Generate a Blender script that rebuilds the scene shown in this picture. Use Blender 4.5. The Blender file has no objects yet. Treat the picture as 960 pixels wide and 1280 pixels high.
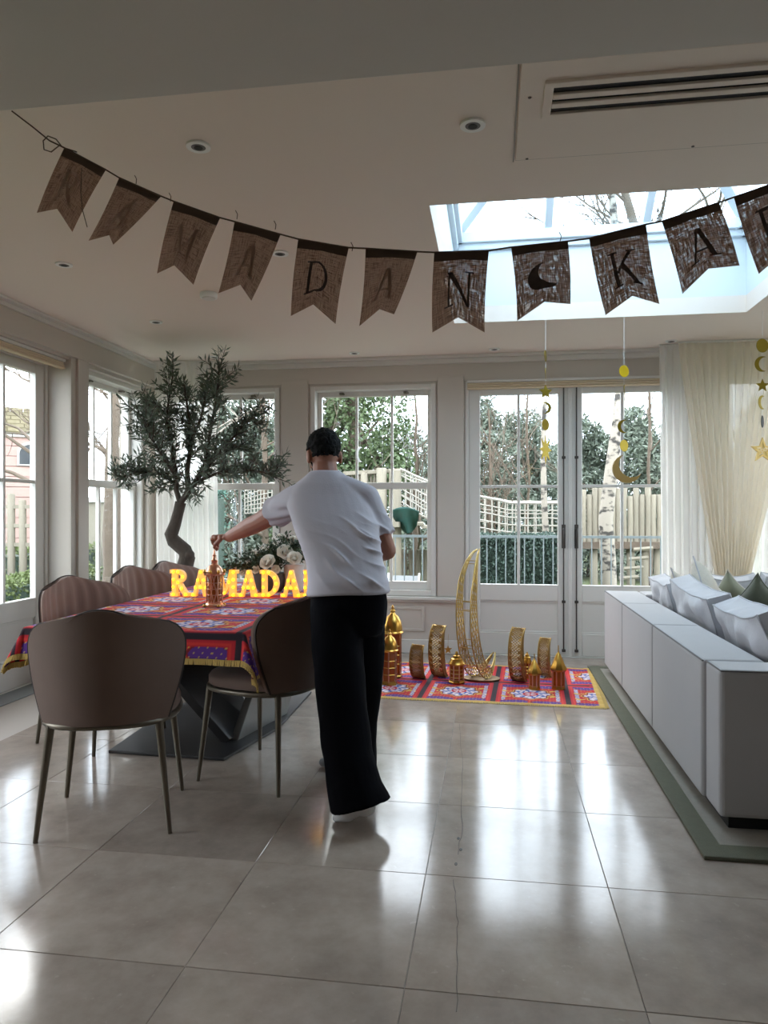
import bpy, bmesh, math, random
import numpy as np
from mathutils import Vector, Matrix, noise as mnoise

S = bpy.context.scene
COL = S.collection
PI = math.pi

# ------------------------------------------------------------------ camera
FPX, CAMH = 910.0, 1.28
PSI = math.atan(137 / 910)
cam_d = bpy.data.cameras.new('camera')
cam = bpy.data.objects.new('camera', cam_d)
COL.objects.link(cam)
cam.location = (0, 0, CAMH)
cam.rotation_euler = (PI / 2, 0, PSI)
cam_d.sensor_fit = 'HORIZONTAL'
cam_d.sensor_width = 36
cam_d.lens = 36 * FPX / 960
cam_d.clip_start = 0.05
S.camera = cam

# ------------------------------------------------------------------ exposure
S.view_settings.view_transform = 'Standard'
S.view_settings.look = 'None'
S.view_settings.gamma = 1.0
S.view_settings.use_curve_mapping = False
S.view_settings.exposure = 0.82
S.cycles.max_bounces = 10
S.cycles.diffuse_bounces = 6
S.cycles.glossy_bounces = 4
S.cycles.transmission_bounces = 6
S.cycles.transparent_max_bounces = 24
S.cycles.sample_clamp_indirect = 8
S.cycles.caustics_reflective = False
S.cycles.caustics_refractive = False

# ------------------------------------------------------------------ sky: bright, thinly overcast
SKY_STRENGTH = 4.6
w = bpy.data.worlds.new('overcast_sky')
S.world = w
w.use_nodes = True
wn, wl = w.node_tree.nodes, w.node_tree.links
wn.clear()
w_out = wn.new('ShaderNodeOutputWorld')
w_bg = wn.new('ShaderNodeBackground')
w_tc = wn.new('ShaderNodeTexCoord')
w_no = wn.new('ShaderNodeTexNoise')
w_no.inputs['Scale'].default_value = 2.2
w_no.inputs['Detail'].default_value = 5
w_rp = wn.new('ShaderNodeValToRGB')
w_rp.color_ramp.elements[0].position = 0.38
w_rp.color_ramp.elements[0].color = (0.70, 0.84, 1.0, 1)
w_rp.color_ramp.elements[1].position = 0.66
w_rp.color_ramp.elements[1].color = (1.0, 1.0, 1.0, 1)
wl.new(w_tc.outputs['Generated'], w_no.inputs['Vector'])
wl.new(w_no.outputs['Fac'], w_rp.inputs['Fac'])
wl.new(w_rp.outputs['Color'], w_bg.inputs['Color'])
w_bg.inputs['Strength'].default_value = SKY_STRENGTH
wl.new(w_bg.outputs['Background'], w_out.inputs['Surface'])
w.cycles.sampling_method = 'AUTOMATIC'

def portal(loc, rot, sx, sy):
    l = bpy.data.lights.new('window_portal', 'AREA')
    l.shape = 'RECTANGLE'; l.size = sx; l.size_y = sy
    l.cycles.is_portal = True
    o = bpy.data.objects.new('window_portal', l)
    COL.objects.link(o); o.location = loc; o.rotation_euler = rot

# soft low sun behind the cloud
sd = bpy.data.lights.new('hazy_sun', 'SUN')
sd.energy = 1.2; sd.angle = math.radians(25); sd.color = (1, 0.96, 0.9)
so = bpy.data.objects.new('hazy_sun', sd)
COL.objects.link(so)
so.rotation_euler = (math.radians(50), 0, math.radians(-150))

# ------------------------------------------------------------------ helpers
def at(px, py, d):
    """point at camera depth d on the line of sight of a pixel of the photograph"""
    a, b = (px - 480) / FPX, (640 - py) / FPX
    c, s = math.cos(PSI), math.sin(PSI)
    return Vector((d * (-s + a * c), d * (c + a * s), CAMH + b * d))

def at_y(px, py, y):
    a = (px - 480) / FPX
    return at(px, py, y / (math.cos(PSI) + a * math.sin(PSI)))

def lin(c):
    def f(v):
        v /= 255.0
        return v / 12.92 if v <= 0.04045 else ((v + 0.055) / 1.055) ** 2.4
    return (f(c[0]), f(c[1]), f(c[2]), 1)

MATS = {}
def mat(name, col, rough=0.6, metal=0.0, var=0.0, vscale=8.0, bump=0.0, bscale=40.0, sheen=0.0,
        spec=0.5, trans=0.0, emit=None, estr=0.0, stretch=None, objrand=0.0, coat=0.0):
    m = bpy.data.materials.new(name); MATS[name] = m
    m.use_nodes = True
    nt = m.node_tree; n, l = nt.nodes, nt.links
    b = n['Principled BSDF']
    c = lin(col)
    b.inputs['Base Color'].default_value = c
    b.inputs['Roughness'].default_value = rough
    b.inputs['Metallic'].default_value = metal
    b.inputs['Specular IOR Level'].default_value = spec
    if sheen: b.inputs['Sheen Weight'].default_value = sheen
    if coat: b.inputs['Coat Weight'].default_value = coat
    if emit:
        b.inputs['Emission Color'].default_value = lin(emit)
        b.inputs['Emission Strength'].default_value = estr
    tc = None
    def coord():
        t = n.new('ShaderNodeTexCoord')
        if stretch:
            mp = n.new('ShaderNodeMapping'); mp.inputs['Scale'].default_value = stretch
            l.new(t.outputs['Object'], mp.inputs['Vector'])
            return mp.outputs['Vector']
        return t.outputs['Object']
    if var or objrand:
        last = None
        if var:
            no = n.new('ShaderNodeTexNoise'); no.inputs['Scale'].default_value = vscale
            no.inputs['Detail'].default_value = 6
            l.new(coord(), no.inputs['Vector'])
            mx = n.new('ShaderNodeMix'); mx.data_type = 'RGBA'
            mx.inputs[6].default_value = tuple(max(0, v * (1 - var)) for v in c[:3]) + (1,)
            mx.inputs[7].default_value = tuple(min(1, v * (1 + var)) for v in c[:3]) + (1,)
            l.new(no.outputs['Fac'], mx.inputs[0])
            last = mx.outputs[2]
        if objrand:
            oi = n.new('ShaderNodeObjectInfo')
            mr = n.new('ShaderNodeMapRange')
            mr.inputs[3].default_value = 1 - objrand; mr.inputs[4].default_value = 1 + objrand
            l.new(oi.outputs['Random'], mr.inputs[0])
            mu = n.new('ShaderNodeMix'); mu.data_type = 'RGBA'; mu.blend_type = 'MULTIPLY'
            mu.inputs[0].default_value = 1
            if last: l.new(last, mu.inputs[6])
            else: mu.inputs[6].default_value = c
            l.new(mr.outputs[0], mu.inputs[7])
            last = mu.outputs[2]
        l.new(last, b.inputs['Base Color'])
    if bump:
        no = n.new('ShaderNodeTexNoise'); no.inputs['Scale'].default_value = bscale
        no.inputs['Detail'].default_value = 5
        l.new(coord(), no.inputs['Vector'])
        bp = n.new('ShaderNodeBump'); bp.inputs['Strength'].default_value = bump
        bp.inputs['Distance'].default_value = 0.01
        l.new(no.outputs['Fac'], bp.inputs['Height'])
        l.new(bp.outputs['Normal'], b.inputs['Normal'])
    if trans:
        tr = n.new('ShaderNodeBsdfTranslucent'); tr.inputs['Color'].default_value = c
        ms = n.new('ShaderNodeMixShader'); ms.inputs[0].default_value = trans
        out = n['Material Output']
        l.new(b.outputs[0], ms.inputs[1]); l.new(tr.outputs[0], ms.inputs[2])
        l.new(ms.outputs[0], out.inputs['Surface'])
    return m

def tag(o, label=None, cat=None, group=None, kind=None):
    if label: o['label'] = label
    if cat: o['category'] = cat
    if group: o['group'] = group
    if kind: o['kind'] = kind
    return o

def thing(name, loc=(0, 0, 0), label=None, cat=None, group=None, rz=0.0, kind=None):
    o = bpy.data.objects.new(name, None)
    o.empty_display_size = 0.1
    COL.objects.link(o)
    o.location = loc; o.rotation_euler = (0, 0, rz)
    return tag(o, label, cat, group, kind)

def root_of(o):
    while o.parent: o = o.parent
    return o

def link_mesh(name, me, m, parent=None, loc=None):
    o = bpy.data.objects.new(name, me)
    COL.objects.link(o)
    if m and not me.materials: me.materials.append(m)
    if parent: o.parent = parent
    if loc is not None: o.location = loc
    return o

def smooth_mesh(me, angle=40):
    me.polygons.foreach_set('use_smooth', [True] * len(me.polygons))
    if angle < 180:
        try: me.set_sharp_from_angle(angle=math.radians(angle))
        except Exception: pass

class MB:
    """collects shapes into one mesh"""
    def __init__(s): s.v = []; s.f = []
    def add(s, vs, fs):
        n = len(s.v); s.v += [tuple(v) for v in vs]
        s.f += [tuple(i + n for i in f) for f in fs]; return s
    def box(s, a, b):
        (x0, y0, z0), (x1, y1, z1) = a, b
        return s.add([(x0,y0,z0),(x1,y0,z0),(x1,y1,z0),(x0,y1,z0),(x0,y0,z1),(x1,y0,z1),(x1,y1,z1),(x0,y1,z1)],
                     [(0,3,2,1),(4,5,6,7),(0,1,5,4),(1,2,6,5),(2,3,7,6),(3,0,4,7)])
    def bar(s, p, q, wx, wy, up=(0, 0, 1)):
        p, q = Vector(p), Vector(q); d = (q - p).normalized(); u = Vector(up)
        if abs(d.dot(u)) > 0.98: u = Vector((0, 1, 0))
        a = d.cross(u).normalized(); b = a.cross(d)
        vs = []
        for c in (p, q):
            for i, j in ((-1,-1),(1,-1),(1,1),(-1,1)): vs.append(c + a * (i * wx / 2) + b * (j * wy / 2))
        return s.add(vs, [(0,3,2,1),(4,5,6,7),(0,1,5,4),(1,2,6,5),(2,3,7,6),(3,0,4,7)])
    def tube(s, pts, r, n=8, cap=True):
        pts = [Vector(p) for p in pts]
        rs = r if isinstance(r, (list, tuple)) else [r] * len(pts)
        vs, fs = [], []
        prev = None
        for i, p in enumerate(pts):
            d = (pts[min(i + 1, len(pts) - 1)] - pts[max(i - 1, 0)])
            d = d.normalized() if d.length > 1e-9 else Vector((0, 0, 1))
            if prev is None:
                u = Vector((0, 0, 1)) if abs(d.z) < 0.9 else Vector((1, 0, 0))
                a = d.cross(u).normalized()
            else:
                a = (prev - d * prev.dot(d))
                a = a.normalized() if a.length > 1e-6 else d.orthogonal().normalized()
            prev = a; b = d.cross(a)
            for k in range(n):
                t = 2 * PI * k / n
                vs.append(p + (a * math.cos(t) + b * math.sin(t)) * rs[i])
        for i in range(len(pts) - 1):
            for k in range(n):
                k2 = (k + 1) % n
                fs.append((i*n+k, i*n+k2, (i+1)*n+k2, (i+1)*n+k))
        if cap:
            fs.append(tuple(range(n))[::-1]); fs.append(tuple((len(pts)-1)*n + k for k in range(n)))
        return s.add(vs, fs)
    def lathe(s, prof, n=16, c=(0, 0, 0), sx=1, sy=1):
        vs, fs = [], []
        for r, z in prof:
            for k in range(n):
                t = 2 * PI * (k + .5) / n
                vs.append((c[0] + r * math.cos(t) * sx, c[1] + r * math.sin(t) * sy, c[2] + z))
        for i in range(len(prof) - 1):
            for k in range(n):
                k2 = (k + 1) % n
                fs.append((i*n+k, i*n+k2, (i+1)*n+k2, (i+1)*n+k))
        fs.append(tuple(range(n))[::-1]); fs.append(tuple((len(prof)-1)*n + k for k in range(n)))
        return s.add(vs, fs)
    def ball(s, c, r, n=10, sc=(1, 1, 1)):
        m = max(4, n // 2)
        prof = [(max(1e-4, math.sin(PI * i / m)) , -math.cos(PI * i / m)) for i in range(m + 1)]
        vs, fs = [], []
        for q, z in prof:
            for k in range(n):
                t = 2 * PI * k / n
                vs.append((c[0] + q * math.cos(t) * r * sc[0], c[1] + q * math.sin(t) * r * sc[1], c[2] + z * r * sc[2]))
        for i in range(m):
            for k in range(n):
                k2 = (k + 1) % n
                fs.append((i*n+k, i*n+k2, (i+1)*n+k2, (i+1)*n+k))
        return s.add(vs, fs)
    def prism(s, outline, o, ux, uy, depth):
        """outline (u,v) pairs, counter-clockwise; thickness along ux x uy"""
        o, ux, uy = Vector(o), Vector(ux), Vector(uy); nn = ux.cross(uy).normalized()
        k = len(outline)
        vs = [o + ux * u + uy * v + nn * (depth / 2) for u, v in outline] + [o + ux * u + uy * v - nn * (depth / 2) for u, v in outline]
        fs = [tuple(range(k)), tuple(range(2 * k - 1, k - 1, -1))]
        for i in range(k):
            j = (i + 1) % k; fs.append((i, i + k, j + k, j))
        return s.add(vs, fs)
    def ring(s, outer, inner, o, ux, uy, depth):
        """closed band between two loops with equal point counts"""
        o, ux, uy = Vector(o), Vector(ux), Vector(uy); nn = ux.cross(uy).normalized(); k = len(outer)
        vs = []
        for dz in (depth / 2, -depth / 2):
            for lp in (outer, inner): vs += [o + ux * u + uy * v + nn * dz for u, v in lp]
        fs = []
        for i in range(k):
            j = (i + 1) % k
            fs += [(i, j, k + j, k + i), (2*k + j, 2*k + i, 3*k + i, 3*k + j), (j, i, 2*k + i, 2*k + j), (k + i, k + j, 3*k + j, 3*k + i)]
        return s.add(vs, fs)
    def mesh(s, name, off=(0, 0, 0)):
        me = bpy.data.meshes.new(name)
        ox, oy, oz = off
        me.from_pydata([(x - ox, y - oy, z - oz) for x, y, z in s.v], [], s.f)
        bm = bmesh.new(); bm.from_mesh(me); bmesh.ops.recalc_face_normals(bm, faces=bm.faces); bm.to_mesh(me); bm.free()
        me.update(); return me
    def build(s, name, m, parent=None, smooth=None, bevel=0, bseg=2, sub=0, loc=None):
        off = root_of(parent).location if parent else (loc or (0, 0, 0))
        me = s.mesh(name, off)
        o = link_mesh(name, me, m, parent)
        if loc and not parent: o.location = loc
        if smooth: smooth_mesh(me, smooth)
        if bevel:
            b = o.modifiers.new('bevel', 'BEVEL'); b.width = bevel; b.segments = bseg; b.limit_method = 'ANGLE'; b.harden_normals = False
        if sub:
            q = o.modifiers.new('sub', 'SUBSURF'); q.levels = sub; q.render_levels = sub
        return o

def copy_tree(o, parent=None):
    c = o.copy(); COL.objects.link(c); c.parent = parent
    for ch in list(o.children): copy_tree(ch, c)
    return c

def np_mesh(name, V, Fc, m, parent=None, off=None):
    me = bpy.data.meshes.new(name)
    V = np.asarray(V, dtype=np.float64)
    if off is None and parent is not None: off = root_of(parent).location
    if off is not None: V = V - np.array(off)
    me.from_pydata(V.tolist(), [], np.asarray(Fc).tolist()); me.update()
    return link_mesh(name, me, m, parent)

def leaf_cloud(C, rng, length, width, dirs=None, droop=0.0):
    """diamond leaves, 4 corners + fold, at the points C; returns verts, faces"""
    n = len(C)
    if dirs is None:
        dirs = rng.normal(size=(n, 3)); dirs[:, 2] -= droop
    dirs = dirs / (np.linalg.norm(dirs, axis=1, keepdims=True) + 1e-9)
    t = rng.normal(size=(n, 3)); sd = np.cross(dirs, t); sd /= (np.linalg.norm(sd, axis=1, keepdims=True) + 1e-9)
    L = (length * rng.uniform(0.7, 1.3, size=(n, 1))); Wd = (width * rng.uniform(0.7, 1.3, size=(n, 1)))
    up = np.cross(sd, dirs)
    a = C; b = C + dirs * L * 0.5 + sd * Wd * .5 + up * Wd * .15; c = C + dirs * L; d = C + dirs * L * 0.5 - sd * Wd * .5 + up * Wd * .15
    V = np.stack([a, b, c, d], 1).reshape(-1, 3)
    i = np.arange(n) * 4
    Fc = np.concatenate([np.stack([i, i + 1, i + 2], 1), np.stack([i, i + 2, i + 3], 1)], 0)
    return V, Fc

# ------------------------------------------------------------------ materials
mat('ceiling_paint', (226, 213, 203), 0.7, bump=0.03, bscale=90)
mat('wall_paint', (196, 188, 178), 0.55, bump=0.03, bscale=90)
mat('frame_paint', (214, 211, 205), 0.35, bump=0.02, bscale=60)
mat('kitchen_paint', (168, 160, 152), 0.7)
mat('bulkhead_paint', (206, 200, 194), 0.7, bump=0.03, bscale=90)
mat('shaft_paint', (212, 219, 224), 0.6)
mat('blind_fabric', (212, 194, 166), 0.8, bump=0.2, bscale=200)
mat('grout', (158, 149, 140), 0.6)
mat('crack_dark', (96, 88, 82), 0.8)
mat('dark_metal', (74, 69, 65), 0.45, metal=0.5)
mat('black', (16, 16, 17), 0.6)
mat('bronze_metal', (108, 100, 88), 0.38, metal=0.75)
mat('lit_velvet_pad', (140, 114, 101), 0.8, var=0.12, vscale=9, sheen=0.3, bump=0.05, bscale=120)  # same velvet, daylight on the inner pads mixed into its colour
mat('velvet', (106, 85, 74), 0.8, var=0.12, vscale=9, sheen=0.12, bump=0.05, bscale=120)
mat('velvet_piping', (52, 42, 38), 0.8)
mat('table_metal', (52, 51, 52), 0.45, metal=0.3, var=0.1)
mat('table_stone', (112, 110, 106), 0.35, var=0.12, vscale=5)
mat('sofa_fabric', (171, 169, 170), 0.9, sheen=0.2, bump=0.12, bscale=260, var=0.03)
mat('sofa_piping', (120, 118, 118), 0.9)
mat('cushion_piping', (168, 168, 172), 0.9)
mat('cushion_fabric', (186, 186, 191), 0.9, sheen=0.2, bump=0.25, bscale=22, var=0.03)
mat('linen_fabric', (196, 190, 178), 0.95, bump=0.3, bscale=140, var=0.1, vscale=60)
mat('olive_velvet', (66, 70, 50), 0.8, sheen=0.6, bump=0.1, bscale=60)
mat('sage_velvet', (122, 124, 104), 0.85, sheen=0.4, bump=0.1, bscale=60)
mat('rug_grey', (150, 145, 136), 0.95, bump=0.5, bscale=300, var=0.12, vscale=40)
mat('rug_olive', (100, 100, 84), 0.95, bump=0.5, bscale=300, var=0.12, vscale=40)
mat('gold', (206, 160, 78), 0.28, metal=1.0, bump=0.05, bscale=80)
mat('pale_gold', (196, 168, 104), 0.35, metal=0.85)
mat('bright_gold', (214, 186, 40), 0.3, metal=0.75)
mat('olive_gold', (142, 122, 40), 0.35, metal=0.8)
mat('antique_gold', (178, 146, 90), 0.4, metal=0.85)
mat('copper', (216, 160, 128), 0.3, metal=0.95, bump=0.05, bscale=80)
mat('amber_glass', (190, 100, 40), 0.15, spec=0.6, trans=0.35, coat=0.5)
mat('skin', (150, 100, 80), 0.55, var=0.06, vscale=14)
mat('hair', (9, 8, 8), 0.75, bump=0.7, bscale=140, spec=0.15)
mat('tshirt', (186, 182, 190), 0.9, bump=0.08, bscale=160)
mat('trousers', (8, 8, 13), 0.95, bump=0.15, bscale=60, spec=0.1)
mat('sock', (225, 225, 225), 0.9, bump=0.2, bscale=200)
mat('bark_olive', (74, 66, 58), 0.9, var=0.3, vscale=20, bump=0.6, bscale=50)
mat('olive_leaf', (92, 103, 88), 0.5, var=0.3, vscale=5, trans=0.15)
mat('rose_petal', (236, 232, 222), 0.7, trans=0.15)
mat('flower_leaf', (58, 74, 50), 0.55, var=0.35, vscale=20)
mat('pot_ceramic', (210, 205, 198), 0.5)
mat('dark_pot', (70, 66, 62), 0.7, bump=0.2)
mat('letter_case', (240, 205, 140), 0.5, emit=(255, 170, 60), estr=0.25)
mat('letter_face', (244, 206, 140), 0.5, emit=(255, 166, 40), estr=0.42)
mat('bulb', (255, 220, 90), 0.3, emit=(255, 196, 14), estr=2.2)
mat('white_plastic', (232, 232, 230), 0.4)
mat('string_white', (225, 225, 225), 0.7)
mat('jute', (98, 79, 66), 0.95)
mat('letter_ink', (92, 78, 72), 0.95)
mat('unlit_ink', (160, 127, 107), 0.95)  # letter ink paled so flags without backlight hardly show their letters
mat('fringe', (198, 168, 96), 0.8, bump=0.5, bscale=300)
mat('grass', (77, 86, 51), 0.95, var=0.35, vscale=3, bump=0.5, bscale=60)
mat('hedge_leaf', (90, 104, 53), 0.6, var=0.35, vscale=12)
mat('conifer_leaf', (108, 118, 104), 0.7, var=0.35, vscale=2)
mat('ivy_leaf', (78, 95, 60), 0.6, var=0.4, vscale=3)
mat('teal_hedge_leaf', (84, 122, 108), 0.65, var=0.35, vscale=6)
mat('dark_hedge_leaf', (58, 76, 66), 0.65, var=0.4, vscale=5)
mat('bark_grey', (95, 83, 71), 0.95, var=0.35, vscale=9, bump=0.7, bscale=24)
mat('bark_pale', (132, 124, 112), 0.95, var=0.25, vscale=9, bump=0.5, bscale=24)
mat('log_wood', (136, 129, 114), 0.9, var=0.15, vscale=7, bump=0.3, bscale=30, stretch=(6, 6, 1), objrand=0.1)
mat('rope', (161, 156, 146), 0.9)
mat('fence_steel', (118, 128, 130), 0.4, metal=0.3)
mat('base_bronze', (140, 114, 84), 0.5, metal=0.6)
mat('teal_tarp', (40, 78, 72), 0.6, bump=0.3)
mat('pink_board', (172, 141, 132), 0.7, objrand=0.05)
mat('white_board', (177, 176, 172), 0.6)
mat('roof_shingle', (96, 88, 66), 0.95, var=0.3, vscale=12, objrand=0.15)
mat('dark_glass', (32, 40, 46), 0.1, spec=0.8)
mat('grey_chair', (120, 122, 122), 0.6)
mat('render_cream', (134, 128, 114), 0.9, var=0.08)

def special_materials():
    # window glass: clear with a fresnel sheen
    m = bpy.data.materials.new('window_glass'); MATS['window_glass'] = m; m.use_nodes = True
    n, l = m.node_tree.nodes, m.node_tree.links; n.clear()
    out = n.new('ShaderNodeOutputMaterial'); ms = n.new('ShaderNodeMixShader')
    tr = n.new('ShaderNodeBsdfTransparent'); tr.inputs[0].default_value = (0.97, 0.98, 0.98, 1)
    gl = n.new('ShaderNodeBsdfGlossy'); gl.inputs['Roughness'].default_value = 0.02
    lw = n.new('ShaderNodeLayerWeight'); pw = n.new('ShaderNodeMath'); pw.operation = 'POWER'; pw.inputs[1].default_value = 4.0
    fr = n.new('ShaderNodeMath'); fr.operation = 'MULTIPLY_ADD'; fr.inputs[1].default_value = 0.4; fr.inputs[2].default_value = 0.025
    l.new(lw.outputs['Facing'], pw.inputs[0]); l.new(pw.outputs[0], fr.inputs[0])
    l.new(fr.outputs[0], ms.inputs[0]); l.new(tr.outputs[0], ms.inputs[1]); l.new(gl.outputs[0], ms.inputs[2])
    l.new(ms.outputs[0], out.inputs[0])
    g2 = m.copy(); g2.name = 'tinted_glass'; MATS['tinted_glass'] = g2
    g2.node_tree.nodes[tr.name].inputs[0].default_value = (0.78, 0.86, 0.90, 1)  # tint added to dim and cool daylight from the roof lantern
    # sheer curtain: diffuse, translucent, open weave
    for name, col, opn in (('sheer_white', (246, 244, 240), 0.25), ('sheer_cream', (240, 232, 216), 0.12)):
        m = bpy.data.materials.new(name); MATS[name] = m; m.use_nodes = True
        n, l = m.node_tree.nodes, m.node_tree.links; n.clear()
        out = n.new('ShaderNodeOutputMaterial')
        df = n.new('ShaderNodeBsdfDiffuse'); df.inputs[0].default_value = lin(col)
        tl = n.new('ShaderNodeBsdfTranslucent'); tl.inputs[0].default_value = lin(col)
        m1 = n.new('ShaderNodeMixShader'); m1.inputs[0].default_value = 0.5
        tr = n.new('ShaderNodeBsdfTransparent')
        m2 = n.new('ShaderNodeMixShader'); m2.inputs[0].default_value = opn
        l.new(df.outputs[0], m1.inputs[1]); l.new(tl.outputs[0], m1.inputs[2])
        l.new(m1.outputs[0], m2.inputs[1]); l.new(tr.outputs[0], m2.inputs[2]); l.new(m2.outputs[0], out.inputs[0])
    # burlap: brown threads with small gaps between them
    m = bpy.data.materials.new('burlap'); MATS['burlap'] = m; m.use_nodes = True
    n, l = m.node_tree.nodes, m.node_tree.links; n.clear()
    out = n.new('ShaderNodeOutputMaterial')
    uv = n.new('ShaderNodeTexCoord')
    facs = []
    for sc in ((70, 5, 1), (5, 80, 1)):
        mp = n.new('ShaderNodeMapping'); mp.inputs['Scale'].default_value = sc
        no = n.new('ShaderNodeTexNoise'); no.inputs['Scale'].default_value = 1.0; no.inputs['Detail'].default_value = 3
        l.new(uv.outputs['UV'], mp.inputs[0]); l.new(mp.outputs[0], no.inputs['Vector']); facs.append(no.outputs['Fac'])
    mul = n.new('ShaderNodeMath'); mul.operation = 'MULTIPLY'
    l.new(facs[0], mul.inputs[0]); l.new(facs[1], mul.inputs[1])
    rp = n.new('ShaderNodeValToRGB')
    rp.color_ramp.elements[0].position = 0.16; rp.color_ramp.elements[0].color = lin((120, 91, 75))
    rp.color_ramp.elements[1].position = 0.36; rp.color_ramp.elements[1].color = lin((190, 154, 130))
    l.new(mul.outputs[0], rp.inputs[0])
    df = n.new('ShaderNodeBsdfDiffuse'); tl = n.new('ShaderNodeBsdfTranslucent')
    l.new(rp.outputs[0], df.inputs[0]); l.new(rp.outputs[0], tl.inputs[0])
    m1 = n.new('ShaderNodeMixShader'); m1.inputs[0].default_value = 0.36
    l.new(df.outputs[0], m1.inputs[1]); l.new(tl.outputs[0], m1.inputs[2])
    mr = n.new('ShaderNodeMapRange'); mr.inputs[1].default_value = 0.29; mr.inputs[2].default_value = 0.40
    mr.inputs[3].default_value = 0.0; mr.inputs[4].default_value = 0.5
    l.new(mul.outputs[0], mr.inputs[0])
    tr = n.new('ShaderNodeBsdfTransparent'); m2 = n.new('ShaderNodeMixShader')
    l.new(mr.outputs[0], m2.inputs[0]); l.new(m1.outputs[0], m2.inputs[1]); l.new(tr.outputs[0], m2.inputs[2])
    l.new(m2.outputs[0], out.inputs[0])
    # polished limestone floor tile
    m = bpy.data.materials.new('limestone'); MATS['limestone'] = m; m.use_nodes = True
    n, l = m.node_tree.nodes, m.node_tree.links; b = n['Principled BSDF']
    tc = n.new('ShaderNodeTexCoord'); oi = n.new('ShaderNodeObjectInfo')
    va = n.new('ShaderNodeVectorMath'); va.operation = 'ADD'
    vs = n.new('ShaderNodeVectorMath'); vs.operation = 'SCALE'; vs.inputs['Scale'].default_value = 40
    cb = n.new('ShaderNodeCombineXYZ')
    for k in range(3): l.new(oi.outputs['Random'], cb.inputs[k])
    l.new(cb.outputs[0], vs.inputs[0]); l.new(tc.outputs['Object'], va.inputs[0]); l.new(vs.outputs[0], va.inputs[1])
    n1 = n.new('ShaderNodeTexNoise'); n1.inputs['Scale'].default_value = 5; n1.inputs['Detail'].default_value = 9; n1.inputs['Roughness'].default_value = 0.65
    n2 = n.new('ShaderNodeTexNoise'); n2.inputs['Scale'].default_value = 38; n2.inputs['Detail'].default_value = 4
    l.new(va.outputs[0], n1.inputs[0]); l.new(va.outputs[0], n2.inputs[0])
    rp = n.new('ShaderNodeValToRGB')
    rp.color_ramp.elements[0].position = 0.3; rp.color_ramp.elements[0].color = lin((143, 129, 118))
    rp.color_ramp.elements[1].position = 0.72; rp.color_ramp.elements[1].color = lin((175, 161, 149))
    l.new(n1.outputs['Fac'], rp.inputs[0])
    sp = n.new('ShaderNodeValToRGB')
    sp.color_ramp.elements[0].position = 0.66; sp.color_ramp.elements[0].color = (0, 0, 0, 1)
    sp.color_ramp.elements[1].position = 0.74; sp.color_ramp.elements[1].color = (0.25, 0.25, 0.25, 1)
    l.new(n2.outputs['Fac'], sp.inputs[0])
    mx = n.new('ShaderNodeMix'); mx.data_type = 'RGBA'; mx.inputs[7].default_value = lin((196, 184, 170))
    l.new(sp.outputs[0], mx.inputs[0]); l.new(rp.outputs[0], mx.inputs[6])
    hr = n.new('ShaderNodeMapRange'); hr.inputs[3].default_value = 0.9; hr.inputs[4].default_value = 1.06
    l.new(oi.outputs['Random'], hr.inputs[0])
    mu = n.new('ShaderNodeMix'); mu.data_type = 'RGBA'; mu.blend_type = 'MULTIPLY'; mu.inputs[0].default_value = 1
    l.new(mx.outputs[2], mu.inputs[6]); l.new(hr.outputs[0], mu.inputs[7]); l.new(mu.outputs[2], b.inputs['Base Color'])
    rr = n.new('ShaderNodeMapRange'); rr.inputs[3].default_value = 0.09; rr.inputs[4].default_value = 0.17
    l.new(n1.outputs['Fac'], rr.inputs[0]); l.new(rr.outputs[0], b.inputs['Roughness'])
    b.inputs['Specular IOR Level'].default_value = 0.85
    bp = n.new('ShaderNodeBump'); bp.inputs['Strength'].default_value = 0.05; bp.inputs['Distance'].default_value = 0.004
    l.new(n1.outputs['Fac'], bp.inputs['Height']); l.new(bp.outputs[0], b.inputs['Normal'])
    # printed cloth: colour comes from the woven pattern stored on the mesh
    m = bpy.data.materials.new('khayamiya_cloth'); MATS['khayamiya_cloth'] = m; m.use_nodes = True
    n, l = m.node_tree.nodes, m.node_tree.links; b = n['Principled BSDF']
    ca = n.new('ShaderNodeAttribute'); ca.attribute_name = 'pattern'
    l.new(ca.outputs['Color'], b.inputs['Base Color']); b.inputs['Roughness'].default_value = 0.85
    no = n.new('ShaderNodeTexNoise'); no.inputs['Scale'].default_value = 300
    bp = n.new('ShaderNodeBump'); bp.inputs['Strength'].default_value = 0.2; bp.inputs['Distance'].default_value = 0.004
    l.new(no.outputs['Fac'], bp.inputs['Height']); l.new(bp.outputs[0], b.inputs['Normal'])
    # birch bark
    m = bpy.data.materials.new('birch_bark'); MATS['birch_bark'] = m; m.use_nodes = True
    n, l = m.node_tree.nodes, m.node_tree.links; b = n['Principled BSDF']
    tc = n.new('ShaderNodeTexCoord'); mp = n.new('ShaderNodeMapping'); mp.inputs['Scale'].default_value = (5, 5, 9)
    no = n.new('ShaderNodeTexNoise'); no.inputs['Scale'].default_value = 1.3; no.inputs['Detail'].default_value = 6
    l.new(tc.outputs['Object'], mp.inputs[0]); l.new(mp.outputs[0], no.inputs['Vector'])
    rp = n.new('ShaderNodeValToRGB')
    rp.color_ramp.elements[0].position = 0.40; rp.color_ramp.elements[0].color = lin((60, 56, 52))
    rp.color_ramp.elements[1].position = 0.50; rp.color_ramp.elements[1].color = lin((150, 142, 130))
    l.new(no.outputs['Fac'], rp.inputs[0]); l.new(rp.outputs[0], b.inputs['Base Color']); b.inputs['Roughness'].default_value = 0.85
special_materials()
M = MATS
# ================================================================== THE ROOM
XL, XR, YF, YB = -3.22, 4.4, -3.2, 6.58
ZC, ZB, YBEAM = 2.68, 2.42, 1.886
SKX0, SKX1, SKY0, SKY1 = -0.29, 1.75, 3.32, 5.42
WT = 0.28

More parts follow.
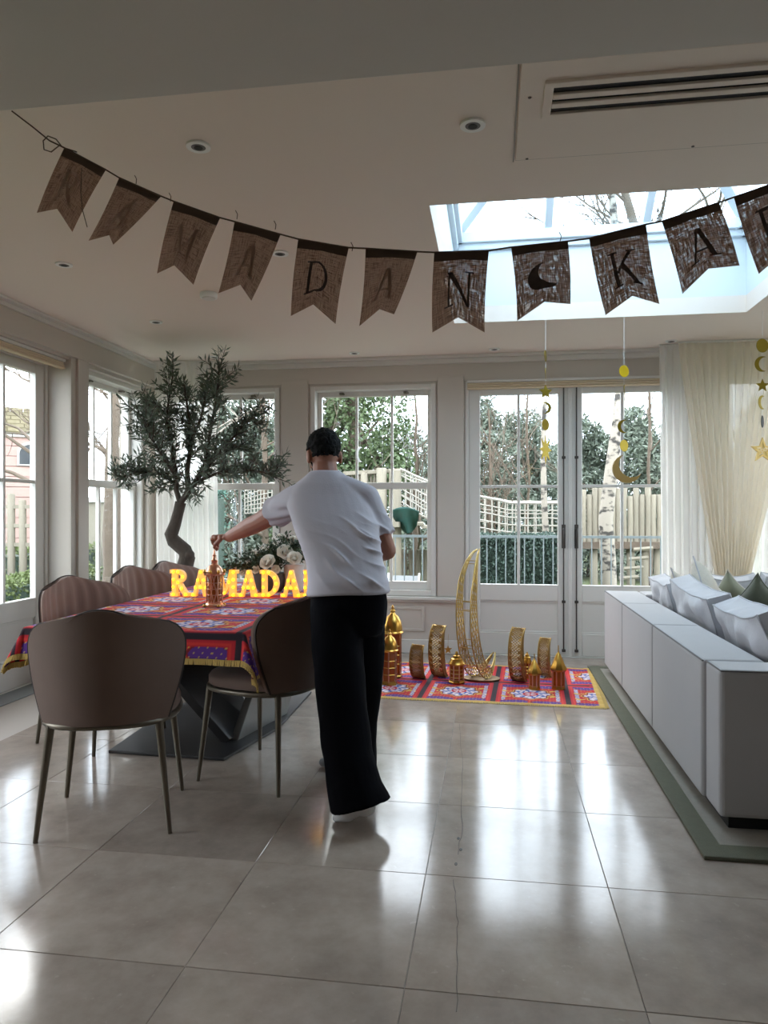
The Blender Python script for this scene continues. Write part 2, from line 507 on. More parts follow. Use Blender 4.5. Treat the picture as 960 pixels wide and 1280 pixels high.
def struct(o, label=None, cat=None):
    o['kind'] = 'structure'
    if label: o['label'] = label
    if cat: o['category'] = cat
    return o

# ---- floor: grout bed with separate polished stone tiles
floor = struct(MB().box((XL - .1, YF - .1, -.06), (XR + .1, YB + .1, -.004)).build('floor', M['grout']),
               'polished beige limestone floor of large square tiles', 'floor')
TS = 0.623
tb = MB()
h = TS / 2 - 0.0008; e = 0.0014
tb.add([(-h,-h,-.02),(h,-h,-.02),(h,h,-.02),(-h,h,-.02),(-h,-h,-e),(h,-h,-e),(h,h,-e),(-h,h,-e),
        (-h+e,-h+e,0),(h-e,-h+e,0),(h-e,h-e,0),(-h+e,h-e,0)],
       [(0,1,5,4),(1,2,6,5),(2,3,7,6),(3,0,4,7),(4,5,9,8),(5,6,10,9),(6,7,11,10),(7,4,8,11),(8,9,10,11),(3,2,1,0)])
tile_me = tb.mesh('tile'); tile_me.materials.append(M['limestone'])
gx0, gy0 = -0.237, 1.943
for i in range(-5, 8):
    for j in range(-9, 8):
        cx, cy = gx0 + (i + .5) * TS, gy0 + (j + .5) * TS
        if cx - h < XL - .12 or cx + h > XR + .3 or cy + h > YB + .35 or cy - h < YF - .6: continue
        o = bpy.data.objects.new('tile', tile_me); COL.objects.link(o); o.parent = floor
        o.location = (cx, cy, 0)
        o.rotation_euler = (0, 0, random.Random(i * 31 + j).choice((0, PI/2, PI, -PI/2)))
# hairline crack running along the tiles
rc = random.Random(4)
for seg in (((575, 905), (578, 960), (577, 1040), (571, 1072)), ((568, 1100), (572, 1160), (571, 1280))):
    mb = MB(); pts = []
    for (a, b), (c_, d_) in zip(seg[:-1], seg[1:]):
        for k in range(8):
            t = k / 8; py = b + (d_ - b) * t; px = a + (c_ - a) * t
            p = at(px, py, CAMH * FPX / (py - 640)); pts.append((p.x + rc.uniform(-.004, .004), p.y, 0.0006))
    for p, q in zip(pts[:-1], pts[1:]): mb.bar(p, q, 0.0014 + rc.random() * .001, 0.0006)
    mb.build('crack', M['crack_dark'], floor)
mb = MB()
for px, py in ((570, 1080), (576, 1062), (573, 1048)):
    p = at(px, py, CAMH * FPX / (py - 640)); mb.lathe([(0.006, 0.0), (0.005, .0008)], 7, (p.x, p.y, 0.0004), 1, 2.2)
mb.build('chip', M['dark_metal'], floor)

# ---- wall helpers: (u, v, w) = along the wall, up, outwards
def wall_tf(kind):
    if kind == 'back': return lambda u, v, w: (u, YB + w, v)
    if kind == 'left': return lambda u, v, w: (XL - w, u, v)
    if kind == 'right': return lambda u, v, w: (XR + w, u, v)
    return lambda u, v, w: (u, YF - w, v)

def wb(mb, tf, u0, u1, v0, v1, w0, w1):
    a, b = tf(u0, v0, w0), tf(u1, v1, w1)
    lo = tuple(min(p, q) for p, q in zip(a, b)); hi = tuple(max(p, q) for p, q in zip(a, b))
    mb.box(lo, hi); return mb

def wall(kind, u0, u1, top, holes, m):
    tf = wall_tf(kind); mb = MB(); cur = u0
    for (a, b, lo, hi) in sorted(holes):
        if a > cur: wb(mb, tf, cur, a, 0, top, 0, WT)
        if lo > 0: wb(mb, tf, a, b, 0, lo, 0, WT)
        wb(mb, tf, a, b, hi, top, 0, WT); cur = b
    if cur < u1: wb(mb, tf, cur, u1, 0, top, 0, WT)
    return struct(mb.build('wall_' + kind, m))

W1, W2 = (-3.13, -1.975, .52, 2.44), (-1.68, -.515, .52, 2.44)
D1, W4 = (-.25, 1.58, 0, 2.45), (1.95, 4.15, 0.1, 2.45)
D2, W3, FILL_W5 = (3.31, 5.17, 0, 2.45), (5.42, 6.46, .52, 2.44), (1.5, 2.75, 0.3, 2.4)
FILL_W6 = (3.3, 5.8, 0.05, 2.45)
wall('back', XL - WT, XR + WT, ZC + .1, [W1, W2, D1, W4], M['wall_paint'])
wall('left', YF - WT, YB, ZC + .1, [D2, W3, FILL_W5], M['wall_paint'])
wall('right', YF - WT, YB, ZC + .1, [FILL_W6], M['wall_paint'])
wall('front', XL, XR, ZC + .1, [], M['kitchen_paint'])

def pane_obj(tf, u0, u1, v0, v1, w, parent):
    mb = wb(MB(), tf, u0, u1, v0, v1, w - .002, w + .002)
    return mb.build('pane', M['window_glass'], parent)

def frame_boxes(mb, tf, u0, u1, v0, v1, w0, w1, l, r, b, t):
    wb(mb, tf, u0, u0 + l, v0, v1, w0, w1); wb(mb, tf, u1 - r, u1, v0, v1, w0, w1)
    wb(mb, tf, u0 + l, u1 - r, v0, v0 + b, w0, w1); wb(mb, tf, u0 + l, u1 - r, v1 - t, v1, w0, w1)

def sash_window(name, kind, hole, cols=3, w=0.0, label=None):
    tf = wall_tf(kind); u0, u1, v0, v1 = hole
    mb = MB(); frame_boxes(mb, tf, u0, u1, v0, v1, w - .012, w + .17, .045, .045, .05, .04)
    root = struct(mb.build(name, M['frame_paint'], bevel=.004), label, 'window')
    a, b = u0 + .045, u1 - .045; lo, hi = v0 + .05, v1 - .04; mid = 1.522
    for part, z0, z1, ws, bb, tt in (('upper_sash', mid - .03, hi, w + .095, .06, .045), ('lower_sash', lo, mid + .03, w + .045, .075, .06)):
        mb = MB(); frame_boxes(mb, tf, a, b, z0, z1, ws, ws + .045, .04, .04, bb, tt)
        sash = mb.build(part, M['frame_paint'], root, bevel=.004)
        ga, gb, gz0, gz1 = a + .04, b - .04, z0 + bb, z1 - tt
        for k in range(1, cols):
            u = ga + (gb - ga) * k / cols
            wb(MB(), tf, u - .011, u + .011, gz0, gz1, ws + .005, ws + .04).build('glazing_bar', M['frame_paint'], sash, bevel=.003)
        for k in range(cols):
            pane_obj(tf, ga + (gb - ga) * k / cols, ga + (gb - ga) * (k + 1) / cols, gz0, gz1, ws + .022, sash)
    for k in (.22, .78):
        u = a + (b - a) * k
        wb(MB(), tf, u - .022, u + .022, hi - .03, hi - .014, w + .05, w + .096).build('sash_stop', M['bronze_metal'], root, bevel=.004)
    return root

sash_window('window_1', 'back', W1, label='white sash window behind the olive tree')
sash_window('window_2', 'back', W2, label='white sash window behind the man with paper stars hanging in it')
sash_window('window_3', 'left', W3, w=.06, label='white sash window in the left wall nearest the corner')

# ---- French doors
def french_leaf(root, tf, u0, u1, top, w, hinge_first, handle_u):
    mb = MB()
    gl, gr = (u0 + .1, u1 - .1)
    wb(mb, tf, u0, gl, .01, top, w, w + .05); wb(mb, tf, gr, u1, .01, top, w, w + .05)
    wb(mb, tf, gl, gr, top - .075, top, w, w + .05)
    wb(mb, tf, gl, gr, .49, .635, w, w + .05); wb(mb, tf, gl, gr, .01, .205, w, w + .05)
    leaf = mb.build('door_leaf', M['frame_paint'], root, bevel=.005)
    mb = wb(MB(), tf, gl, gr, .205, .49, w + .02, w + .045)
    wb(mb, tf, gl, gr, .205, .222, w + .01, w + .02); wb(mb, tf, gl, gr, .473, .49, w + .01, w + .02)
    mb.build('lower_panel', M['frame_paint'], leaf, bevel=.004)
    um = (gl + gr) / 2
    wb(MB(), tf, um - .012, um + .012, .635, top - .075, w + .006, w + .044).build('glazing_bar', M['frame_paint'], leaf, bevel=.003)
    wb(MB(), tf, gl, gr, 1.495, 1.52, w + .008, w + .042).build('glazing_bar', M['frame_paint'], leaf, bevel=.003)
    for a, b in ((gl, um), (um, gr)):
        for c, d in ((.635, 1.508), (1.508, top - .075)):
            pane_obj(tf, a, b, c, d, w + .025, leaf)
    # espagnolette rod with guides and lever handle
    mb = MB()
    a, b = tf(handle_u, .05, w - .012), tf(handle_u, top - .02, w - .012)
    mb.tube([a, b], .006, 8)
    mb.build('bolt_rod', M['dark_metal'], leaf, smooth=40)
    for z in (.06, .49, 1.76):
        wb(MB(), tf, handle_u - .016, handle_u + .016, z - .012, z + .012, w - .022, w).build('rod_guide', M['dark_metal'], leaf, bevel=.004)
    mb = wb(MB(), tf, handle_u - .017, handle_u + .017, .96, 1.17, w - .008, w)
    mb.build('handle_plate', M['dark_metal'], leaf, bevel=.004)
    mb = MB(); pts = [tf(handle_u, 1.13, w), tf(handle_u, 1.135, w - .045), tf(handle_u, 1.10, w - .055), tf(handle_u, 1.0, w - .05), tf(handle_u, .975, w - .03)]
    mb.tube(pts, .0095, 8); mb.build('handle', M['dark_metal'], leaf, smooth=50)

def french_doors(name, kind, hole, w, label):
    tf = wall_tf(kind); u0, u1, v0, v1 = hole
    mb = MB(); frame_boxes(mb, tf, u0, u1, 0, v1, w - .01, w + .12, .03, .03, .006, .045)
    root = struct(mb.build(name, M['frame_paint'], bevel=.004), label, 'door')
    wb(MB(), tf, u0, u1, -.05, .004, -.01, WT + .03).build('threshold', M['grey_chair'], root, bevel=.004)
    um = (u0 + u1) / 2
    french_leaf(root, tf, u0 + .03, um - .004, v1 - .05, w + .005, True, um - .055)
    wb(MB(), tf, um - .014, um + .014, .01, v1 - .05, w - .004, w + .008).build('astragal', M['frame_paint'], root, bevel=.003)
    french_leaf(root, tf, um + .004, u1 - .03, v1 - .05, w + .005, False, um + .055)
    return root
french_doors('door_1', 'back', D1, 0.0, 'white glazed French doors with dark bolts in the far wall')
french_doors('door_2', 'left', D2, 0.19, 'white glazed French doors at the left edge')

def plain_window(name, kind, hole, n, w=.06):
    tf = wall_tf(kind); u0, u1, v0, v1 = hole
    mb = MB(); frame_boxes(mb, tf, u0, u1, v0, v1, w, w + .08, .06, .06, .08, .06)
    for k in range(1, n):
        u = u0 + (u1 - u0) * k / n; wb(mb, tf, u - .04, u + .04, v0, v1, w, w + .08)
    root = struct(mb.build(name, M['frame_paint'], bevel=.004))
    for k in range(n):
        pane_obj(tf, u0 + (u1 - u0) * k / n, u0 + (u1 - u0) * (k + 1) / n, v0 + .04, v1 - .04, w + .04, root)
    return root
plain_window('window_4', 'back', W4, 4)['label'] = 'bright window behind the right sheer curtain'
plain_window('fill_window_5', 'left', FILL_W5, 1)  # unseen window, added for fill light
plain_window('fill_window_6', 'right', FILL_W6, 5)  # unseen window, added to balance the light from the right

# ---- ceilings
mb = MB()
mb.box((XL, YBEAM, ZC), (SKX0, YB, ZC + .12)).box((SKX1, YBEAM, ZC), (XR, YB, ZC + .12))
mb.box((SKX0, YBEAM, ZC), (SKX1, SKY0, ZC + .12)).box((SKX0, SKY1, ZC), (SKX1, YB, ZC + .12))
ceiling = struct(mb.build('ceiling', M['ceiling_paint']), 'off-white flat ceiling around the roof lantern', 'ceiling')
struct(MB().box((XL, YF, ZB), (XR, YBEAM, ZC + .12)).build('trim_1', M['bulkhead_paint'], bevel=.004),
       'lower grey bulkhead ceiling nearest the camera', 'ceiling')
# cornice: two stepped strips with a shadow gap, along left and back walls
mb = MB()
mb.box((XL, YBEAM, 2.632), (XL + .055, YB, 2.662)).box((XL, YBEAM, 2.662), (XL + .10, YB, ZC))
struct(mb.build('trim_2', M['frame_paint'], bevel=.004))
mb = MB()
mb.box((XL + .06, YB - .055, 2.612), (XR, YB, 2.655)).box((XL + .10, YB - .10, 2.655), (XR, YB, ZC))
struct(mb.build('trim_3', M['frame_paint'], bevel=.004))
# flat boards (pilasters) between the openings, frieze board
mb = MB()
for a, b in ((-1.955, -1.70), (-.50, -.265)): mb.box((a, YB - .022, .52), (b, YB, 2.50))
mb.box((-3.2, YB - .012, 2.46), (1.75, YB, 2.615))
struct(mb.build('trim_4', M['wall_paint'], bevel=.003))
mb = MB()
mb.box((XL, 5.235, .0), (XL + .035, 5.38, 2.47)); mb.box((XL, 5.17, 0), (XL + .012, 5.235, 2.47))
mb.box((XL, YBEAM, 2.47), (XL + .04, YB - .02, 2.632))
struct(mb.build('trim_5', M['wall_paint'], bevel=.003))
# sills and the panelled dado below the windows
for a, b, nm in ((-3.2, -.262, 'trim_6'),):
    mb = MB(); mb.box((a, YB - .05, .485), (b, YB + .005, .515)).box((a, YB - .03, .465), (b, YB, .485))
    struct(mb.build(nm, M['frame_paint'], bevel=.006))
mb = MB()
for a, b in ((-3.1, -1.9), (-1.6, -.62)):
    ou = [(a, .20), (b, .20), (b, .42), (a, .42)]; i_ = [(a + .025, .225), (b - .025, .225), (b - .025, .395), (a + .025, .395)]
    mb.ring(ou, i_, (0, YB - .004, 0), (1, 0, 0), (0, 0, 1), .012)
struct(mb.build('trim_7', M['wall_paint'], bevel=.003))
mb = MB(); mb.box((XL + .03, 5.40, .485), (XL - .02, 6.50, .515)); struct(mb.build('trim_8', M['frame_paint'], bevel=.004))
mb = MB(); mb.box((XL, YB - .022, 0), (-.26, YB, .125)).box((1.60, YB - .022, 0), (XR, YB, .125))
struct(mb.build('baseboard_back', M['frame_paint'], bevel=.006))
mb = MB(); mb.box((XL, 5.18, 0), (XL + .039, YB, .13)).box((XL, YF, 0), (XL + .022, 3.30, .13))
struct(mb.build('baseboard_left', M['frame_paint'], bevel=.006))

# ---- folded fabric blinds above the doors
def blind(kind, u0, u1, z0, z1, w0, label):
    tf = wall_tf(kind); root = tag(wb(MB(), tf, u0, u1, z1 - .02, z1, w0, w0 + .05).build('roman_blind', M['frame_paint']), label, 'blind')
    n = 3
    for k in range(n):
        a = z0 + (z1 - .02 - z0) * k / n; b = z0 + (z1 - .02 - z0) * (k + 1) / n
        wb(MB(), tf, u0, u1, a + .001, b, w0 + .006 * k, w0 + .045).build('fold', M['blind_fabric'], root, bevel=.008)
blind('back', -.235, 1.565, 2.372, 2.452, -.055, 'folded beige fabric blind above the far French doors')
blind('left', 3.33, 5.15, 2.372, 2.448, .02, 'folded beige fabric blind above the left doors')

# ---- roof lantern
ZK = 3.26
sh = MB()
t = .05
ZS = ZC + .12
sh.box((SKX0 - t, SKY0 - t, ZS), (SKX0, SKY1 + t, ZK)).box((SKX1, SKY0 - t, ZS), (SKX1 + t, SKY1 + t, ZK))
sh.box((SKX0, SKY0 - t, ZS), (SKX1, SKY0, ZK)).box((SKX0, SKY1, ZS), (SKX1, SKY1 + t, ZK))
struct(sh.build('trim_9', M['shaft_paint']), 'bright white shaft below the roof lantern', 'shaft')
lan = struct(thing('window_8', ((SKX0 + SKX1) / 2, (SKY0 + SKY1) / 2, ZK)), 'glazed roof lantern with white rafters', 'roof lantern')
mb = MB()
for (a, b) in (((SKX0, SKY0), (SKX1, SKY0)), ((SKX1, SKY0), (SKX1, SKY1)), ((SKX1, SKY1), (SKX0, SKY1)), ((SKX0, SKY1), (SKX0, SKY0))):
    mb.bar((a[0], a[1], ZK + .03), (b[0], b[1], ZK + .03), .13, .075); mb.bar((a[0], a[1], ZK - .03), (b[0], b[1], ZK - .03), .07, .05)
mb.build('kerb_frame', M['shaft_paint'], lan, bevel=.005)
ZR = ZK + .82; r0 = Vector((.62, (SKY0 + SKY1) / 2, ZR)); r1 = Vector((.84, (SKY0 + SKY1) / 2, ZR)); zk = ZK + .065
C_ = {'fl': Vector((SKX0, SKY1, zk)), 'fr': Vector((SKX1, SKY1, zk)), 'nl': Vector((SKX0, SKY0, zk)), 'nr': Vector((SKX1, SKY0, zk))}
def rafter(p, q, w_=.055):
    MB().bar(p, q, w_, .07).build('rafter', M['shaft_paint'], lan, bevel=.005)
for k, r in (('fl', r0), ('nl', r0), ('fr', r1), ('nr', r1)): rafter(C_[k], r, .075)
rafter(r0, r1, .09)
def gpane(*p):
    n = len(p); mb = MB(); nn = (p[1] - p[0]).cross(p[2] - p[0]).normalized() * .006
    mb.add([v + nn for v in p] + [v - nn for v in p], [tuple(range(n)), tuple(range(2*n-1, n-1, -1))] + [(i, i+n, (i+1) % n + n, (i+1) % n) for i in range(n)])
    mb.build('pane', M['tinted_glass'], lan)
for ya in (SKY1, SKY0):
    A, B = (C_['fl'], C_['fr']) if ya == SKY1 else (C_['nl'], C_['nr'])
    ks = [A + (B - A) * (i / 3) for i in (1, 2)]
    # each mid rafter runs up to the hip or ridge it meets
    tops = []
    for kpt, base, r in ((ks[0], A, r0), (ks[1], B, r1)):
        f = (kpt.x - base.x) / (r.x - base.x); tops.append(base + (r - base) * min(f, 1))
        rafter(kpt, tops[-1])
    gpane(A, ks[0], tops[0]); gpane(ks[0], ks[1], tops[1], r1, r0, tops[0]); gpane(ks[1], B, tops[1])
for xa in (0, 1):
    A, B, r = (C_['nl'], C_['fl'], r0) if xa == 0 else (C_['nr'], C_['fr'], r1)
    mid = (A + B) / 2; rafter(mid, r); gpane(A, mid, r); gpane(mid, B, r)

# ---- daylight portals
for (u0, u1, v0, v1), kind in ((W1, 'back'), (W2, 'back'), (D1, 'back'), (W4, 'back'), (D2, 'left'), (W3, 'left'), (FILL_W5, 'left'), (FILL_W6, 'right')):
    tf = wall_tf(kind); loc = tf((u0 + u1) / 2, (v0 + v1) / 2, .24)
    rot = {'back': (-PI/2, 0, 0), 'front': (PI/2, 0, 0), 'left': (0, -PI/2, 0), 'right': (0, PI/2, 0)}[kind]
    if kind in ('left', 'right'): portal(loc, rot, v1 - v0, u1 - u0)
    else: portal(loc, rot, u1 - u0, v1 - v0)
portal(((SKX0 + SKX1) / 2, (SKY0 + SKY1) / 2, ZK + .86), (0, 0, 0), 2.1, 2.2)

# ---- air-conditioning grille with access hatch in the ceiling
ac = thing('ceiling_air_vent', (.9, 2.6, ZC), 'long slotted air vent with hatch panel in the ceiling', 'air vent')
mb = MB(); mb.box((.085, 2.30, ZC - .008), (2.6, 2.93, ZC - .0005)); mb.build('hatch_panel', M['ceiling_paint'], ac, bevel=.003)
mb = MB(); ou = [(.165, 2.40), (2.5, 2.40), (2.5, 2.615), (.165, 2.615)]; i_ = [(.195, 2.43), (2.47, 2.43), (2.47, 2.59), (.195, 2.59)]
mb.ring(ou, i_, (0, 0, ZC - .013), (1, 0, 0), (0, 1, 0), .012); mb.build('grille_frame', M['ceiling_paint'], ac, bevel=.003)
MB().box((.19, 2.425, ZC - .0095), (2.48, 2.595, ZC - .0082)).build('duct_opening', M['black'], ac)
for k in range(4):
    y = 2.43 + .16 * (k + 0) / 3 - .0
    if k in (1, 2): MB().box((.195, y - .015, ZC - .02), (2.47, y + .015, ZC - .0095)).build('louvre', M['ceiling_paint'], ac, bevel=.003)
for x, y in ((.13, 2.93), (.75, 2.925), (.12, 2.5)):
    mb = MB(); mb.lathe([(.006, -.010), (.006, -.008)], 8, (x, y - .01, ZC)); mb.build('screw', M['dark_metal'], ac)
MB().box((.085, 2.932, ZC - .004), (2.6, 2.938, ZC - .0005)).build('hatch_seam', M['grout'], ac)
MB().box((.075, 2.30, ZC - .004), (.080, 2.95, ZC - .0005)).build('hatch_seam', M['grout'], ac)
# ================================================================== FURNITURE
# ---- printed cotton pattern (red ground, medallions, purple lozenges, dark stripes)
def khayamiya(x, y, cw, ch, seed=0):
    """colour of the appliqué print at metres x, y; cells of cw x ch"""
    red = np.array(lin((186, 24, 38))[:3]); dred = np.array(lin((120, 10, 22))[:3]); blk = np.array(lin((36, 20, 34))[:3])
    pur = np.array(lin((84, 40, 128))[:3]); whi = np.array(lin((216, 200, 206))[:3]); blu = np.array(lin((62, 84, 158))[:3])
    yel = np.array(lin((206, 170, 70))[:3]); org = np.array(lin((206, 46, 40))[:3])
    out = np.tile(red, x.shape + (1,)).astype(float)
    def put(mask, c): out[mask] = c
    ix, iy = np.floor(x / cw), np.floor(y / ch)
    u, v = (x / cw - ix) * 2 - 1, (y / ch - iy) * 2 - 1
    alt = ((ix + iy) % 2) == 0
    X_, Y_ = u * cw / 2, v * ch / 2
    # cell borders: bright stripe, dark stripe
    du, dv = (1 - np.abs(u)) * cw / 2, (1 - np.abs(v)) * ch / 2
    dd = np.minimum(du, dv)
    put(dd < .045, org); put(dd < .034, red); put(dd < .016, blk)
    r = np.hypot(X_, Y_); th = np.arctan2(Y_, X_); R = min(cw, ch) / 2
    inner = dd > .05
    zz_ = (du > .052) & (du < .078) & (dv > .05)
    put(zz_, blu); put(zz_ & (np.sin((y + np.abs(du - .065) * 2) * 190) > 0), whi)
    # medallion
    edge = R * (.50 + .05 * np.cos(8 * th))
    put(inner & (r < edge + .022), yel); put(inner & (r < edge + .014), dred); put(inner & (r < edge), blu)
    ara = np.sin(8 * th + 60 * r) * np.cos(95 * r) + .35 * np.cos(16 * th)
    put(inner & (r < edge) & (ara > -.05), whi)
    put(inner & (r < .22 * R), red); put(inner & (r < .16 * R) & (np.cos(6 * th) > -.2), whi)
    # purple lozenges in the corners, yellow leaf scrolls between
    for sx in (-1, 1):
        for sy in (-1, 1):
            px, py = X_ - sx * (cw / 2 - .14), Y_ - sy * (ch / 2 - .085)
            q = np.hypot(px / .105, py / .045)
            out_r = r > edge + .03
            put(inner & out_r & (q < 1.22), org); put(inner & out_r & (q < 1.1), dred); put(inner & out_r & (q < .95), pur)
            lx, ly = X_ - sx * (cw / 2 - .12), Y_ - sy * .075
            leaf = np.abs(ly - .022 * np.sin(lx * 46)) < .011 + .007 * np.sin(lx * 90)
            put(inner & out_r & (np.abs(lx) < .07) & leaf & (q > 1.25), yel)
    # alternate panels filled with white arabesque on blue
    sq = inner & alt & (np.abs(X_) < .0)
    fine = np.sin(x * 140) * np.sin(y * 140)
    put(inner & (fine > .86) & (r > edge + .03), yel)
    return out

def paint(me, col):
    a = me.color_attributes.new('pattern', 'FLOAT_COLOR', 'POINT')
    c = np.ones((len(me.vertices), 4)); c[:, :3] = col.reshape(-1, 3)
    a.data.foreach_set('color', c.ravel().astype(np.float32))

def grid_faces(nu, nv):
    i = np.arange((nu - 1) * (nv - 1)); a = (i // (nv - 1)) * nv + i % (nv - 1)
    return np.stack([a, a + nv, a + nv + 1, a + 1], 1)

# ---- dining table
TX0, TX1, TY0, TY1, TZ = -2.20, -1.12, 3.17, 5.45, .728
table = thing('dining_table', (-1.66, 4.3, 0), 'long dining table on a dark angular metal pedestal', 'table')
MB().box((TX0 + .01, TY0 + .01, TZ - .035), (TX1 - .01, TY1 - .01, TZ)).build('tabletop', M['table_stone'], table, bevel=.008)
pl = MB(); pl.prism([(-2.02, 3.60), (-1.37, 3.575), (-1.25, 4.14), (-1.27, 5.0), (-1.95, 5.02), (-2.06, 4.4)], (0, 0, .009), (1, 0, 0), (0, 1, 0), .016)
pl.build('base_plate', M['table_metal'], table, bevel=.003)
def slab(a, b, c, d, t_, m, nm):
    a, b, c, d = map(Vector, (a, b, c, d)); nn = (b - a).cross(d - a).normalized() * t_ / 2
    mb = MB(); mb.add([a+nn, b+nn, c+nn, d+nn, a-nn, b-nn, c-nn, d-nn], [(0,1,2,3),(7,6,5,4),(0,4,5,1),(1,5,6,2),(2,6,7,3),(3,7,4,0)])
    mb.build(nm, m, table, bevel=.004)
slab((-1.98, 3.66, TZ - .036), (-1.45, 3.82, .018), (-1.40, 4.12, .018), (-1.92, 4.5, TZ - .036), .05, M['table_metal'], 'pedestal_panel')
slab((-1.30, 4.30, TZ - .036), (-1.42, 3.86, .018), (-1.30, 4.42, .018), (-1.22, 4.9, TZ - .036), .045, M['table_stone'], 'pedestal_panel')
slab((-1.34, 4.45, TZ - .036), (-1.9, 4.6, .018), (-1.92, 4.9, .018), (-1.36, 5.1, TZ - .036), .05, M['table_metal'], 'pedestal_panel')

# ---- tablecloth: top, hanging sides, coned corners, gold fringe
OV = {'x0': .17, 'x1': .215, 'y0': .125, 'y1': .14}
def cloth_pos(U, V):
    """U, V = flat cloth coordinates -> draped position"""
    ax = np.where(U > TX1, U - TX1, np.where(U < TX0, TX0 - U, 0)); sx = np.where(U > TX1, 1, np.where(U < TX0, -1, 0))
    ay = np.where(V > TY1, V - TY1, np.where(V < TY0, TY0 - V, 0)); sy = np.where(V > TY1, 1, np.where(V < TY0, -1, 0))
    r = np.hypot(ax, ay); th = np.arctan2(ay, ax)
    wave = np.sin(U * 11 + 1) * np.sin(V * 9)
    phi = np.radians(7) + np.radians(17) * np.sin(2 * th) * (r > 0) + np.radians(6) * wave * (r > 0)
    bx, by = np.clip(U, TX0, TX1), np.clip(V, TY0, TY1)
    hr = np.sin(phi) * r + np.minimum(r, .008)
    x = bx + sx * np.cos(th) * hr * (ax > 0); y = by + sy * np.sin(th) * hr * (ay > 0)
    z = TZ + .004 - np.cos(phi) * np.maximum(r - .004, 0) + .0015 * np.sin(U * 23) * np.sin(V * 19)
    return np.stack([x, y, z], -1)
cu = np.linspace(TX0 - OV['x0'], TX1 + OV['x1'], 240); cv = np.linspace(TY0 - OV['y0'], TY1 + OV['y1'], 400)
CU, CV = np.meshgrid(cu, cv, indexing='ij')
cloth = np_mesh('tablecloth', cloth_pos(CU, CV).reshape(-1, 3), grid_faces(240, 400), M['khayamiya_cloth'], off=(-1.66, 4.3, 0))
cloth.location = (-1.66, 4.3, 0); smooth_mesh(cloth.data, 180)
paint(cloth.data, khayamiya(CU - (TX1 - .02), CV - (TY0 - .02) , .56, .46))
tag(cloth, 'red patterned cotton tablecloth with gold fringe over the dining table', 'tablecloth')
sm = cloth.modifiers.new('thick', 'SOLIDIFY'); sm.thickness = .002; sm.offset = 1
fr = MB(); rf = random.Random(3)
def fringe_run(us, vs, du, dv):
    for u, v in zip(us, vs):
        q = cloth_pos(np.array([u, u + du * .028]), np.array([v, v + dv * .028]))
        j = Vector((rf.uniform(-.003, .003), rf.uniform(-.003, .003), 0))
        fr.bar(Vector(q[0]), Vector(q[1]) + j, .007, .004)
for uu, d in ((cu[0], -1), (cu[-1], 1)):
    vs = np.arange(cv[0], cv[-1], .0085); fringe_run([uu] * len(vs), vs, d, 0)
for vv, d in ((cv[0], -1), (cv[-1], 1)):
    us = np.arange(cu[0], cu[-1], .0085); fringe_run(us, [vv] * len(us), 0, d)
fo = fr.build('gold_fringe', M['fringe'], cloth); fo['kind'] = 'stuff'

